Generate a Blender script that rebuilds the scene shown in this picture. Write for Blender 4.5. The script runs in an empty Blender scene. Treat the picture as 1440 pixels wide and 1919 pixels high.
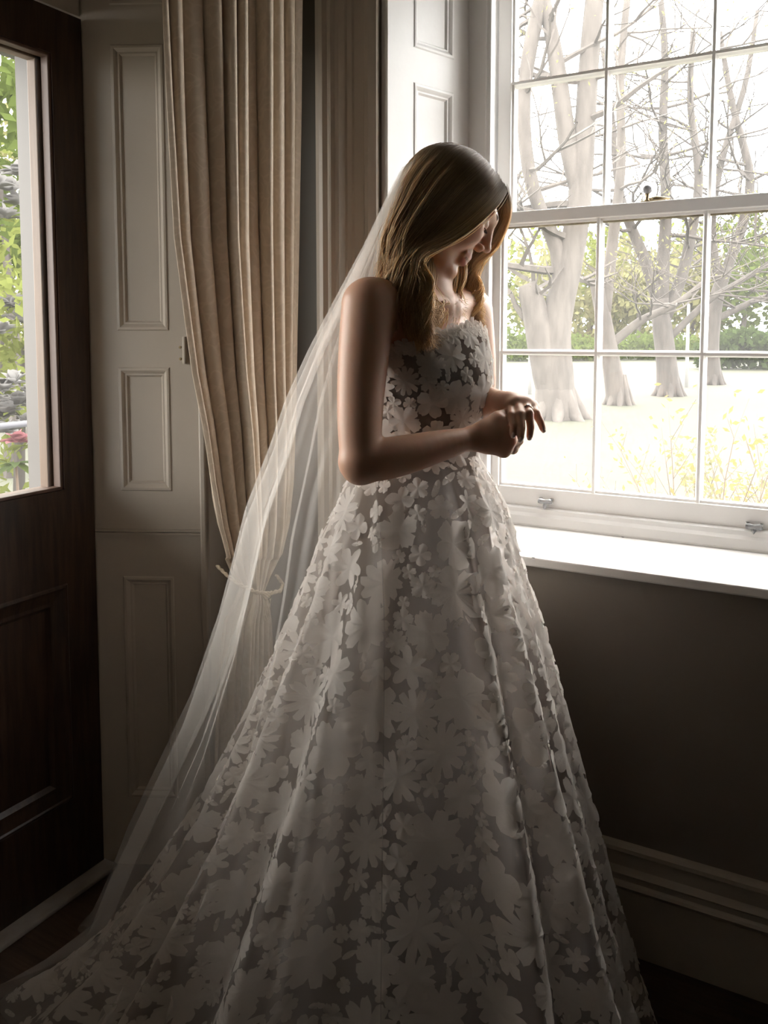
import bpy, bmesh, math, random
import numpy as np
from mathutils import Vector, Matrix

random.seed(7)
rng = np.random.default_rng(11)
SC = bpy.context.scene
COL = SC.collection
R = math.radians

# ------------------------------------------------------------------ camera
FPX, PITCH, YAW, CPX, CPY, CAMH = 1567.0, R(4.5), R(29.3), 720.0, 753.0, 1.327
cam_d = bpy.data.cameras.new('camera')
cam = bpy.data.objects.new('camera', cam_d)
COL.objects.link(cam)
cam.location = (0, 0, CAMH)
cam.rotation_euler = (R(90) - PITCH, 0, YAW)
cam_d.sensor_fit = 'VERTICAL'
cam_d.sensor_height = 36.0
cam_d.lens = 36.0 * FPX / 1919.0
cam_d.shift_y = -(959.5 - CPY) / 1919.0
cam_d.clip_start = 0.02
cam_d.clip_end = 500
SC.camera = cam

# ------------------------------------------------------------------ world, sun, exposure
SC.view_settings.view_transform = 'Standard'
SC.view_settings.look = 'None'
SC.view_settings.gamma = 1.0
SC.view_settings.use_curve_mapping = False
SC.view_settings.exposure = 0.3
w = bpy.data.worlds.new('sky'); SC.world = w
w.use_nodes = True
nt = w.node_tree; nt.nodes.clear()
wo = nt.nodes.new('ShaderNodeOutputWorld')
bg = nt.nodes.new('ShaderNodeBackground'); bg.inputs['Strength'].default_value = 11.0
tc = nt.nodes.new('ShaderNodeTexCoord')
nz = nt.nodes.new('ShaderNodeTexNoise'); nz.inputs['Scale'].default_value = 2.2; nz.inputs['Detail'].default_value = 5
cr = nt.nodes.new('ShaderNodeValToRGB')
cr.color_ramp.elements[0].position = 0.40; cr.color_ramp.elements[0].color = (0.86, 0.89, 0.92, 1)
cr.color_ramp.elements[1].position = 0.56; cr.color_ramp.elements[1].color = (1.0, 0.937, 0.865, 1)
nt.links.new(tc.outputs['Generated'], nz.inputs['Vector'])
nt.links.new(nz.outputs['Fac'], cr.inputs['Fac'])
nt.links.new(cr.outputs['Color'], bg.inputs['Color'])
nt.links.new(bg.outputs[0], wo.inputs[0])
sun_d = bpy.data.lights.new('sun', 'SUN'); sun_d.energy = 1.2; sun_d.angle = R(6); sun_d.color = (1, 0.95, 0.86)
sun = bpy.data.objects.new('sun', sun_d); COL.objects.link(sun)
sun.location = (5, -8, 12)
sun.rotation_euler = Vector((-0.35, 0.80, -1.0)).to_track_quat('-Z', 'Y').to_euler()
SC.cycles.max_bounces = 10
SC.cycles.diffuse_bounces = 6
SC.cycles.transparent_max_bounces = 24
SC.cycles.transmission_bounces = 8
SC.cycles.sample_clamp_indirect = 6.0
SC.cycles.use_denoising = True

# ------------------------------------------------------------------ picture-to-place helpers (level frame of the camera)
cw2 = np.array([-math.sin(YAW), math.cos(YAW)])
rt2 = np.array([math.cos(YAW), math.sin(YAW)])
fwd = np.array([cw2[0]*math.cos(PITCH), cw2[1]*math.cos(PITCH), -math.sin(PITCH)])
rgt = np.array([rt2[0], rt2[1], 0.0])
upv = np.cross(rgt, fwd)
CAM = np.array([0, 0, CAMH])

def ray(px, py):
    return fwd + rgt*(px-CPX)/FPX - upv*(py-CPY)/FPX

def at(px, py, depth):
    """world point seen at a pixel at a level distance from the camera"""
    d = ray(px, py)
    return CAM + d*(depth/(d[0]*cw2[0] + d[1]*cw2[1]))

def on_x(px, py, c):
    d = ray(px, py); return CAM + d*(c/d[0])

def on_y(px, py, c):
    d = ray(px, py); return CAM + d*(c/d[1])

def on_z(px, py, c):
    d = ray(px, py); return CAM + d*((c-CAMH)/d[2])

def lev(p):
    """world -> (right, depth, z)"""
    p = np.asarray(p, float)
    return np.stack([p[..., 0]*rt2[0] + p[..., 1]*rt2[1], p[..., 0]*cw2[0] + p[..., 1]*cw2[1], p[..., 2]], -1)

def wor(p):
    """(right, depth, z) -> world"""
    p = np.asarray(p, float)
    return np.stack([p[..., 0]*rt2[0] + p[..., 1]*cw2[0], p[..., 0]*rt2[1] + p[..., 1]*cw2[1], p[..., 2]], -1)

def L(px, py, depth):
    return lev(at(px, py, depth))

# ------------------------------------------------------------------ object helpers
WLOC = {}

def tag(o, label=None, cat=None, group=None, kind=None):
    if label: o['label'] = label
    if cat: o['category'] = cat
    if group: o['group'] = group
    if kind: o['kind'] = kind
    return o

def empty(name, loc, label=None, cat=None, group=None, kind=None):
    o = bpy.data.objects.new(name, None); COL.objects.link(o)
    o.location = tuple(float(v) for v in loc)
    o.empty_display_size = 0.05
    WLOC[o] = np.array(loc, float)
    return tag(o, label, cat, group, kind)

def mk(name, V, Fc, mat, parent=None, smooth=False, attr=None, bevel=0, solid=0, subsurf=0):
    """verts in world space -> one mesh object"""
    V = np.asarray(V, float)
    if parent is None:
        o_loc = np.array([(V[:, 0].min()+V[:, 0].max())/2, (V[:, 1].min()+V[:, 1].max())/2, V[:, 2].min()])
    else:
        o_loc = WLOC[parent]
    me = bpy.data.meshes.new(name)
    me.from_pydata((V - o_loc).tolist(), [], Fc if isinstance(Fc, list) else Fc.tolist())
    me.update()
    me.materials.append(mat)
    if smooth:
        me.polygons.foreach_set('use_smooth', np.ones(len(me.polygons), bool))
    if attr is not None:
        for an, av in attr.items():
            a = me.attributes.new(an, 'FLOAT_COLOR', 'POINT')
            av = np.asarray(av, np.float32)
            if av.shape[1] == 3: av = np.concatenate([av, np.ones((len(av), 1), np.float32)], 1)
            a.data.foreach_set('color', av.ravel())
    o = bpy.data.objects.new(name, me); COL.objects.link(o)
    if parent is None:
        o.location = tuple(o_loc)
    else:
        o.parent = parent
    WLOC[o] = o_loc
    if solid:
        m = o.modifiers.new('solid', 'SOLIDIFY'); m.thickness = solid; m.offset = 0
    if bevel:
        m = o.modifiers.new('bevel', 'BEVEL'); m.width = bevel; m.segments = 2; m.limit_method = 'ANGLE'; m.angle_limit = R(40)
    if subsurf:
        m = o.modifiers.new('sub', 'SUBSURF'); m.levels = subsurf; m.render_levels = subsurf
    return o

class MB:
    def __init__(s): s.V = []; s.F = []; s.n = 0
    def add(s, V, F):
        V = np.asarray(V, float)
        s.V.append(V); s.F += [[i + s.n for i in f] for f in F]; s.n += len(V); return s
    def box(s, a, b):
        (x0, y0, z0), (x1, y1, z1) = a, b
        if x0 > x1: x0, x1 = x1, x0
        if y0 > y1: y0, y1 = y1, y0
        if z0 > z1: z0, z1 = z1, z0
        V = [(x0,y0,z0),(x1,y0,z0),(x1,y1,z0),(x0,y1,z0),(x0,y0,z1),(x1,y0,z1),(x1,y1,z1),(x0,y1,z1)]
        return s.add(V, [(3,2,1,0),(4,5,6,7),(0,1,5,4),(1,2,6,5),(2,3,7,6),(3,0,4,7)])
    def obox(s, O, U, N, u, v, n):
        """box in a leaf frame: u along U, v up, n along N"""
        P = []
        for vv in v:
            for (uu, nn) in ((u[0],n[0]),(u[1],n[0]),(u[1],n[1]),(u[0],n[1])):
                P.append((O[0]+U[0]*uu+N[0]*nn, O[1]+U[1]*uu+N[1]*nn, vv))
        return s.add(P, [(3,2,1,0),(4,5,6,7),(0,1,5,4),(1,2,6,5),(2,3,7,6),(3,0,4,7)])
    def tube(s, pts, rad, sides=8, cap=True):
        pts = np.asarray(pts, float); n = len(pts)
        rad = np.full(n, rad) if np.isscalar(rad) else np.asarray(rad, float)
        V, F = tube_geo(pts, rad, sides, cap)
        return s.add(V, F)
    def ext(s, prof, z0, z1):
        """extrude a closed plan profile [(x,y)] vertically"""
        n = len(prof)
        V = [(x, y, z0) for x, y in prof] + [(x, y, z1) for x, y in prof]
        F = [(i, (i+1) % n, n+(i+1) % n, n+i) for i in range(n)]
        F += [tuple(range(n))[::-1], tuple(range(n, 2*n))]
        return s.add(V, F)
    def lathe(s, O, axis, prof, sides=16):
        O = np.array(O, float); ax = np.array(axis, float); ax /= np.linalg.norm(ax)
        t = np.array([0, 0, 1.0]) if abs(ax[2]) < .9 else np.array([1.0, 0, 0])
        e1 = np.cross(ax, t); e1 /= np.linalg.norm(e1); e2 = np.cross(ax, e1)
        V = []; F = []
        for (h, r) in prof:
            for k in range(sides):
                a = 2*math.pi*k/sides
                V.append(O + ax*h + (e1*math.cos(a) + e2*math.sin(a))*max(r, 1e-5))
        for i in range(len(prof)-1):
            for k in range(sides):
                k2 = (k+1) % sides
                F.append((i*sides+k, i*sides+k2, (i+1)*sides+k2, (i+1)*sides+k))
        return s.add(V, F)
    def build(s, name, mat, parent=None, **kw):
        return mk(name, np.concatenate(s.V), s.F, mat, parent, **kw)

def tube_geo(pts, rad, sides, cap=True):
    n = len(pts)
    T = np.gradient(pts, axis=0); T /= np.linalg.norm(T, axis=1)[:, None] + 1e-9
    ref = np.array([0, 0, 1.0]) if abs(T[0][2]) < .9 else np.array([1.0, 0, 0])
    e = np.cross(T[0], ref); e /= np.linalg.norm(e)
    V = []; F = []
    for i in range(n):
        e = e - T[i]*np.dot(e, T[i]); e /= np.linalg.norm(e) + 1e-9
        b = np.cross(T[i], e)
        for k in range(sides):
            a = 2*math.pi*k/sides
            V.append(pts[i] + (e*math.cos(a) + b*math.sin(a))*rad[i])
    for i in range(n-1):
        for k in range(sides):
            k2 = (k+1) % sides
            F.append((i*sides+k, i*sides+k2, (i+1)*sides+k2, (i+1)*sides+k))
    if cap:
        F.append(tuple(range(sides))[::-1]); F.append(tuple(range((n-1)*sides, n*sides)))
    return V, F

def grid_faces(nu, nv, wrap=False):
    F = []
    for i in range(nu-1):
        for j in range(nv if wrap else nv-1):
            j2 = (j+1) % nv
            F.append((i*nv+j, i*nv+j2, (i+1)*nv+j2, (i+1)*nv+j))
    return F

# ------------------------------------------------------------------ materials
def newmat(name):
    m = bpy.data.materials.new(name); m.use_nodes = True
    n = m.node_tree; n.nodes.clear()
    out = n.nodes.new('ShaderNodeOutputMaterial')
    return m, n, out

def pmat(name, col, rough=.5, var=.0, vscale=8, col2=None, metallic=0, bump=0, bscale=40, stretch=None, spec=.5, coat=0, trans=0):
    m, n, out = newmat(name)
    b = n.nodes.new('ShaderNodeBsdfPrincipled')
    b.inputs['Roughness'].default_value = rough
    b.inputs['Metallic'].default_value = metallic
    b.inputs['Specular IOR Level'].default_value = spec
    b.inputs['Coat Weight'].default_value = coat
    b.inputs['Transmission Weight'].default_value = trans
    b.inputs['Base Color'].default_value = (*col, 1)
    tcn = n.nodes.new('ShaderNodeTexCoord')
    src = tcn.outputs['Object']
    if stretch:
        mp = n.nodes.new('ShaderNodeMapping'); mp.inputs['Scale'].default_value = stretch
        n.links.new(src, mp.inputs['Vector']); src = mp.outputs[0]
    if col2 or var:
        nn = n.nodes.new('ShaderNodeTexNoise'); nn.inputs['Scale'].default_value = vscale; nn.inputs['Detail'].default_value = 6
        n.links.new(src, nn.inputs['Vector'])
        rp = n.nodes.new('ShaderNodeValToRGB')
        c2 = col2 or tuple(min(1, c*(1+var)) for c in col)
        c1 = col if col2 else tuple(c*(1-var) for c in col)
        rp.color_ramp.elements[0].position = .35; rp.color_ramp.elements[0].color = (*c1, 1)
        rp.color_ramp.elements[1].position = .65; rp.color_ramp.elements[1].color = (*c2, 1)
        n.links.new(nn.outputs['Fac'], rp.inputs['Fac']); n.links.new(rp.outputs['Color'], b.inputs['Base Color'])
    if bump:
        bn = n.nodes.new('ShaderNodeTexNoise'); bn.inputs['Scale'].default_value = bscale; bn.inputs['Detail'].default_value = 4
        n.links.new(src, bn.inputs['Vector'])
        bp = n.nodes.new('ShaderNodeBump'); bp.inputs['Strength'].default_value = bump; bp.inputs['Distance'].default_value = .01
        n.links.new(bn.outputs['Fac'], bp.inputs['Height']); n.links.new(bp.outputs[0], b.inputs['Normal'])
    n.links.new(b.outputs[0], out.inputs[0])
    return m

def thin_mat(name, col, t_clear, t_trans, rough=.8, col_t=None, attr=None, bump=0, bscale=120, noise=None):
    """thin cloth or leaf: see-through share, light coming through, and reflected light"""
    m, n, out = newmat(name)
    d = n.nodes.new('ShaderNodeBsdfDiffuse'); d.inputs['Color'].default_value = (*col, 1)
    tr = n.nodes.new('ShaderNodeBsdfTranslucent'); tr.inputs['Color'].default_value = (*(col_t or col), 1)
    if attr:
        an = n.nodes.new('ShaderNodeAttribute'); an.attribute_name = attr
        n.links.new(an.outputs['Color'], d.inputs['Color']); n.links.new(an.outputs['Color'], tr.inputs['Color'])
    if bump:
        tcn = n.nodes.new('ShaderNodeTexCoord')
        bn = n.nodes.new('ShaderNodeTexNoise'); bn.inputs['Scale'].default_value = bscale
        n.links.new(tcn.outputs['Object'], bn.inputs['Vector'])
        bp = n.nodes.new('ShaderNodeBump'); bp.inputs['Strength'].default_value = bump; bp.inputs['Distance'].default_value = .005
        n.links.new(bn.outputs['Fac'], bp.inputs['Height']); n.links.new(bp.outputs[0], d.inputs['Normal'])
    mx = n.nodes.new('ShaderNodeMixShader'); mx.inputs[0].default_value = t_trans
    n.links.new(d.outputs[0], mx.inputs[1]); n.links.new(tr.outputs[0], mx.inputs[2])
    last = mx
    if t_clear > 0:
        tp = n.nodes.new('ShaderNodeBsdfTransparent')
        mc = n.nodes.new('ShaderNodeMixShader'); mc.inputs[0].default_value = t_clear
        n.links.new(last.outputs[0], mc.inputs[1]); n.links.new(tp.outputs[0], mc.inputs[2])
        last = mc
    n.links.new(last.outputs[0], out.inputs[0])
    return m

M = {}
M['cream'] = pmat('cream_paint', (.43, .375, .31), .45, var=.05, vscale=3, bump=.04, bscale=60)
M['white'] = pmat('white_paint', (.93, .915, .90), .38, var=.03, vscale=5, bump=.03, bscale=50)
M['sillwhite'] = pmat('sill_paint', (.84, .83, .815), .32, var=.03, vscale=6, bump=.03, bscale=40)
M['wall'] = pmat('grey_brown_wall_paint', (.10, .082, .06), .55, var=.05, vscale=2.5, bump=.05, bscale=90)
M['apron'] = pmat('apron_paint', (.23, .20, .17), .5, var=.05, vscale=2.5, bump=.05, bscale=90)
M['wallplain'] = pmat('dull_wall_paint', (.36, .325, .285), .7)
M['ceil'] = pmat('ceiling_paint', (.86, .83, .78), .8)
M['skirting'] = pmat('skirting_paint', (.46, .41, .345), .45, var=.06, vscale=4, bump=.04)
M['gap'] = pmat('painted_cavity_shade', (.03, .028, .026), .9)
M['floor'] = pmat('dark_floor_wood', (.035, .02, .013), .35, col2=(.075, .045, .028), vscale=5, stretch=(1.5, 14, 1), bump=.1, bscale=10)
M['doorwood'] = pmat('dark_door_wood', (.022, .011, .007), .38, col2=(.05, .026, .016), vscale=6, stretch=(12, 12, 1.2), bump=.06, bscale=14, spec=.35)
M['beadwood'] = pmat('tan_bead_wood', (.17, .10, .055), .5, col2=(.13, .075, .04), vscale=8, stretch=(10, 10, 1))
M['beadwood2'] = pmat('brown_bead_wood', (.13, .08, .058), .5, col2=(.10, .06, .045), vscale=8, stretch=(10, 10, 1))
M['threshold'] = pmat('worn_threshold_paint', (.30, .27, .24), .6, col2=(.22, .19, .165), vscale=14, bump=.2)
M['brass'] = pmat('aged_brass', (.45, .36, .22), .4, metallic=1)
M['chrome'] = pmat('chrome', (.55, .55, .55), .12, metallic=1)
M['crystal'] = pmat('crystal_glass', (.62, .63, .65), .15, trans=.55)
M['hole'] = pmat('dark_hole', (.01, .01, .01), .8)
M['rope'] = pmat('gold_cord', (.50, .41, .29), .6, var=.25, vscale=90)
M['nail'] = pmat('fingernail', (.74, .55, .48), .25)
M['lash'] = pmat('dark_lash', (.02, .014, .01), .6)
M['brow'] = pmat('brown_brow_hair', (.11, .07, .045), .7)
M['gold'] = pmat('gold', (.85, .65, .42), .2, metallic=1)
M['silver'] = pmat('platinum', (.75, .74, .72), .15, metallic=1)
M['porch'] = pmat('porch_paint', (0.0851, 0.0777, 0.07252), .6, var=.02, vscale=2)
M['rail'] = pmat('rail_metal', (0.0888, 0.0888, 0.1036), .5)
M['bark'] = pmat('pale_bark', (0.0851, 0.074, 0.06512), .9, col2=(0.0555, 0.04736, 0.04144), vscale=2.2, stretch=(3, 3, .8), bump=.6, bscale=6)
M['bark2'] = pmat('grey_bark', (0.0629, 0.05402, 0.0481), .9, col2=(0.03848, 0.0333, 0.0296), vscale=2.5, stretch=(3, 3, .7), bump=.6, bscale=7)
M['twig'] = pmat('tan_twig', (0.148, 0.1036, 0.074), .8)
M['post'] = pmat('white_post_paint', (0.259, 0.259, 0.2553), .5)
M['lawn'] = pmat('lawn_grass', (.037, .042, .0215), .9, col2=(.045, .044, .0275), vscale=.35, bump=.5, bscale=8)
M['path'] = pmat('lawn_bare_strip', (.55, .45, .36), .9, var=.1, vscale=1)
for nm, c in (('leaf_fresh', (0.1184, 0.1369, 0.037)), ('leaf_mid', (0.0629, 0.0851, 0.0222)), ('leaf_pale', (0.1628, 0.1591, 0.074)), ('leaf_dark', (0.037, 0.0555, 0.01776)),
              ('leaf_gold', (0.222, 0.1776, 0.0592)), ('leaf_rhodo', (0.0592, 0.0814, 0.0333))):
    M[nm] = thin_mat(nm, c, 0, .4)
M['petal_white'] = thin_mat('white_petal', (0.1924, 0.1887, 0.185), 0, .35)
M['petal_pink'] = thin_mat('pink_petal', (0.2516, 0.111, 0.1221), 0, .35)

def glass_mat(name='old_window_glass', flare_haze=.042):
    m, n, out = newmat(name)
    tp = n.nodes.new('ShaderNodeBsdfTransparent'); tp.inputs['Color'].default_value = (.97, .975, .97, 1)
    tl = n.nodes.new('ShaderNodeBsdfTranslucent'); tl.inputs['Color'].default_value = (.95, .95, .95, 1)
    gl = n.nodes.new('ShaderNodeBsdfGlossy'); gl.inputs['Roughness'].default_value = .02
    m1 = n.nodes.new('ShaderNodeMixShader'); m1.inputs[0].default_value = flare_haze  # whitish veil put into the panes, standing in for flare
    n.links.new(tp.outputs[0], m1.inputs[1]); n.links.new(tl.outputs[0], m1.inputs[2])
    m2 = n.nodes.new('ShaderNodeMixShader'); m2.inputs[0].default_value = .03
    n.links.new(m1.outputs[0], m2.inputs[1]); n.links.new(gl.outputs[0], m2.inputs[2])
    n.links.new(m2.outputs[0], out.inputs[0])
    return m
M['glass'] = glass_mat()
M['doorglass'] = glass_mat('door_glass', .02)

def skin_mat():
    m, n, out = newmat('skin')
    b = n.nodes.new('ShaderNodeBsdfPrincipled')
    b.inputs['Roughness'].default_value = .45
    b.inputs['Subsurface Weight'].default_value = .25
    b.inputs['Subsurface Radius'].default_value = (.012, .005, .003)
    b.inputs['Subsurface Scale'].default_value = .6
    b.inputs['Specular IOR Level'].default_value = .4
    a = n.nodes.new('ShaderNodeAttribute'); a.attribute_name = 'tone'
    n.links.new(a.outputs['Color'], b.inputs['Base Color'])
    tcn = n.nodes.new('ShaderNodeTexCoord')
    bn = n.nodes.new('ShaderNodeTexNoise'); bn.inputs['Scale'].default_value = 260
    n.links.new(tcn.outputs['Object'], bn.inputs['Vector'])
    bp = n.nodes.new('ShaderNodeBump'); bp.inputs['Strength'].default_value = .05; bp.inputs['Distance'].default_value = .002
    n.links.new(bn.outputs['Fac'], bp.inputs['Height']); n.links.new(bp.outputs[0], b.inputs['Normal'])
    n.links.new(b.outputs[0], out.inputs[0])
    return m
M['skin'] = skin_mat()

def hair_mat():
    m, n, out = newmat('blonde_hair')
    b = n.nodes.new('ShaderNodeBsdfPrincipled')
    b.inputs['Roughness'].default_value = .42
    b.inputs['Specular IOR Level'].default_value = .55
    a = n.nodes.new('ShaderNodeAttribute'); a.attribute_name = 'tone'
    n.links.new(a.outputs['Color'], b.inputs['Base Color'])
    t = n.nodes.new('ShaderNodeBsdfTranslucent'); n.links.new(a.outputs['Color'], t.inputs['Color'])
    mx = n.nodes.new('ShaderNodeMixShader'); mx.inputs[0].default_value = .48
    n.links.new(b.outputs[0], mx.inputs[1]); n.links.new(t.outputs[0], mx.inputs[2])
    n.links.new(mx.outputs[0], out.inputs[0])
    return m
M['hair'] = hair_mat()

def curtain_mat():
    m, n, out = newmat('damask_velvet')
    b = n.nodes.new('ShaderNodeBsdfPrincipled')
    b.inputs['Roughness'].default_value = .62
    b.inputs['Sheen Weight'].default_value = .35
    b.inputs['Sheen Tint'].default_value = (.9, .78, .6, 1)
    tcn = n.nodes.new('ShaderNodeTexCoord')
    ns = n.nodes.new('ShaderNodeTexNoise'); ns.inputs['Scale'].default_value = 9; ns.inputs['Detail'].default_value = 2
    n.links.new(tcn.outputs['Object'], ns.inputs['Vector'])
    mixv = n.nodes.new('ShaderNodeMixRGB'); mixv.inputs[0].default_value = .22
    n.links.new(tcn.outputs['Object'], mixv.inputs[1]); n.links.new(ns.outputs['Color'], mixv.inputs[2])
    wv = n.nodes.new('ShaderNodeTexVoronoi'); wv.feature = 'DISTANCE_TO_EDGE'; wv.inputs['Scale'].default_value = 26
    n.links.new(mixv.outputs[0], wv.inputs['Vector'])
    rp = n.nodes.new('ShaderNodeValToRGB')
    rp.color_ramp.elements[0].position = .03; rp.color_ramp.elements[0].color = (.57, .475, .37, 1)
    rp.color_ramp.elements[1].position = .12; rp.color_ramp.elements[1].color = (.515, .425, .325, 1)
    n.links.new(wv.outputs['Distance'], rp.inputs['Fac'])
    n.links.new(rp.outputs['Color'], b.inputs['Base Color'])
    bp = n.nodes.new('ShaderNodeBump'); bp.inputs['Strength'].default_value = .15; bp.inputs['Distance'].default_value = .002
    n.links.new(wv.outputs['Distance'], bp.inputs['Height']); n.links.new(bp.outputs[0], b.inputs['Normal'])
    n.links.new(b.outputs[0], out.inputs[0])
    return m
M['curtain'] = curtain_mat()
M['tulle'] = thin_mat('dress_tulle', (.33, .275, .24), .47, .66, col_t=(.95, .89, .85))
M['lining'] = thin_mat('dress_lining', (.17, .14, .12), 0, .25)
M['petal'] = thin_mat('organza_petal', (.90, .855, .81), .08, .48, bump=.25, bscale=90)
M['veil'] = thin_mat('veil_net', (.90, .87, .83), .775, .5)

# ================================================================== THE SETTING
YW = 1.762           # room face of the window wall
XL = -1.365          # room face of the left wall
XD = -1.60           # face of the door
ZC = 3.0
XR, YB = 3.3, -3.0
ZS = .842            # top of the sill

def struct(o):
    o['kind'] = 'structure'; return o

b = MB(); b.box((-1.9, YB-.2, -.12), (XR+.2, 2.16, 0)); struct(b.build('floor', M['floor']))
b = MB(); b.box((-1.9, YB-.2, ZC), (XR+.2, 2.2, ZC+.2)); struct(b.build('ceiling', M['ceil']))
# window wall with its opening
OX0, OX1, OZ1 = -1.003, .143, 2.48
b = MB()
b.box((-1.9, YW, 0), (OX0, 2.16, ZC)); b.box((OX1, YW, 0), (XR+.2, 2.16, ZC))
b.box((OX0, YW+.012, 0), (OX1, 2.16, ZS-.021)); b.box((OX0, YW, OZ1), (OX1, 2.16, ZC))
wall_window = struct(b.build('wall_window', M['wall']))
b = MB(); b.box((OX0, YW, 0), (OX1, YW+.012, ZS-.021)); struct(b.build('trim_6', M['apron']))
# left wall: beyond the door, over it, and before it
b = MB()
prof = [(XL, YW+.02), (XL, 1.542), (-1.62, 1.414), (-1.80, 1.414), (-1.80, YW+.02)]
b.ext(prof, 0, ZC)
b.box((-1.80, .40, 2.072), (-1.612, 1.414, ZC))
b.box((-1.80, YB-.2, 0), (XL, .40, ZC))
struct(b.build('wall_left', M['cream']))
b = MB(); b.box((-1.9, YB-.2, 0), (XR+.2, YB, ZC)); struct(b.build('wall_back', M['wallplain']))
b = MB(); b.box((XR, YB, 0), (XR+.2, YW, ZC)); struct(b.build('wall_right', M['wallplain']))

# skirting under the window: one moulded profile swept along x
pz = [(0, .022), (.006, .022), (.142, .022), (.148, .026), (.153, .030), (.158, .026), (.162, .020), (.172, .019), (.178, .024), (.184, .019), (.190, .014),
      (.205, .013), (.218, .012), (.222, .016), (.230, .015), (.236, .009), (.238, 0)]
V = []; F = []
for xx in (-1.34, XR):
    V += [(xx, YW - pp, zz) for zz, pp in pz]
n = len(pz)
F = [(i, i+1, n+i+1, n+i) for i in range(n-1)]
struct(mk('baseboard_window', V, F, M['skirting']))

# architrave of the window
ax0, ax1 = -1.163, -1.003
pr = [(0, .0), (0, .030), (.012, .034), (.022, .034), (.030, .024), (.036, .026), (.045, .032), (.052, .024), (.060, .020), (.078, .020), (.082, .016), (.095, .016), (.10, .013), (.128, .013), (.132, .018), (.142, .020), (.15, .016), (.16, .012), (.16, 0)]
b = MB(); b.ext([(ax0+u, YW-p) for u, p in pr], .0, 2.64)
arch = struct(b.build('trim_1', M['cream']))

def sunk_panel(O, U, N, u0, u1, v0, v1, name, mat, parent, depth=.012, inset=.024, deepz=None):
    """moulded field: nested mitred loops stepping into the leaf"""
    prof = [(0, .0), (.003, .0025), (.008, .003), (.012, .0), (inset*.66, -depth*.3), (inset*.82, -depth*.3), (inset, -depth*.75), (inset+.003, -depth*.75)]
    V = []; F = []
    for (o, h) in prof:
        for (u, v) in ((u0+o, v0+o), (u1-o, v0+o), (u1-o, v1-o), (u0+o, v1-o)):
            V.append((O[0]+U[0]*u+N[0]*h, O[1]+U[1]*u+N[1]*h, v))
    for i in range(len(prof)-1):
        for k in range(4):
            k2 = (k+1) % 4
            F.append((i*4+k, i*4+k2, i*4+4+k2, i*4+4+k))
    k = (len(prof)-1)*4
    F.append((k, k+1, k+2, k+3))
    return mk(name, V, F, mat, parent)

def leaf(O, P, z0, z1, panels, uf, root, mat, thick=.03, pname='panel'):
    """panelled leaf between two plan points; panels = list of (z0,z1), uf = panel edges as fractions of the width"""
    O = np.array(O); P = np.array(P); W = np.linalg.norm(P-O); U = (P-O)/W
    N = np.array([U[1], -U[0]])
    u0, u1 = uf[0]*W, uf[1]*W
    b = MB()
    b.obox(O, U, N, (0, u0), (z0, z1), (-thick, 0)); b.obox(O, U, N, (u1, W), (z0, z1), (-thick, 0))
    zz = [z0] + [q for p in sorted(panels) for q in p] + [z1]
    for i in range(0, len(zz), 2):
        b.obox(O, U, N, (u0, u1), (zz[i], zz[i+1]), (-thick, 0))
    b.build('stiles_and_rails', mat, root)
    for (a, c) in panels:
        sunk_panel(O, U, N, u0, u1, a, c, pname, mat, root)
    return O, U, N, W

# panelled shutter in the reveal beside the door
A0, A1 = (-1.60, 1.411), (-1.365, 1.531)
root = empty('door_shutter', (-1.48, 1.47, 0), 'cream panelled shutter folded in the reveal between dark door and curtain', 'shutter')
def zpan(py, px=280, d=2.045): return float(at(px, py, d)[2])
pn = [(zpan(1480), zpan(1072)), (zpan(915), zpan(687)), (zpan(620), zpan(93)), (zpan(20), 2.62)]
O, U, N, W = leaf(A0, A1, 0.0, 2.8, pn, (.245, .725), root, M['cream'])
b = MB(); zd = zpan(992)
b.obox(O, U, N, (0, W), (zd-.004, zd+.001), (0, .006)); b.obox(O, U, N, (0, W), (zd+.004, zd+.009), (0, .005))
b.build('dado_bead', M['cream'], root)
b = MB(); b.obox(O, U, N, (W-.004, W+.012), (0, 2.8), (-.02, .010)); b.build('edge_bead', M['cream'], root, bevel=.004)
hz = zpan(655)
b = MB(); b.obox(O, U, N, (W*.79, W*.86), (hz-.032, hz+.030), (0, .003)); b.tube([(*(O+U*W*.865+N*.004), hz-.033), (*(O+U*W*.865+N*.004), hz+.031)], .0045, 8)
hg = b.build('hinge', M['cream'], root)
for k in (-.022, .006):
    c = O + U*W*.825 + N*.003
    b = MB(); b.lathe((c[0], c[1], hz+k), (N[0], N[1], 0), [(0, .0035), (.001, .003), (.0012, 0)], 10)
    b.build('screw', M['brass'], hg)

# panelled shutter in the window reveal
B0, B1 = (-.982, 1.768), (-.892, 2.035)
root = empty('window_shutter', (-.94, 1.90, ZS), 'white panelled shutter folded in the window reveal behind the bride', 'shutter')
leaf(B0, B1, ZS, 2.46, [(.90, 1.10), (1.19, 1.94), (2.022, 2.42)], (.30, .80), root, M['white'], thick=.025)
# closing board behind the shutter gap, coloured near black as the gap's shade, and the lining on the unseen side and head of the opening
b = MB(); b.box((-1.003, 2.0, ZS), (-.99, 2.03, OZ1)); b.ext([(-1.0029, 1.80), (-1.0, 1.80), (-.925, 2.03), (-1.0029, 2.03)], ZS, OZ1)
struct(b.build('trim_2', M['gap']))
b = MB(); b.ext([(.143, 1.765), (.142, 2.035), (.03, 2.035), (.125, 1.765)], ZS, OZ1); struct(b.build('trim_3', M['white']))

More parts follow.
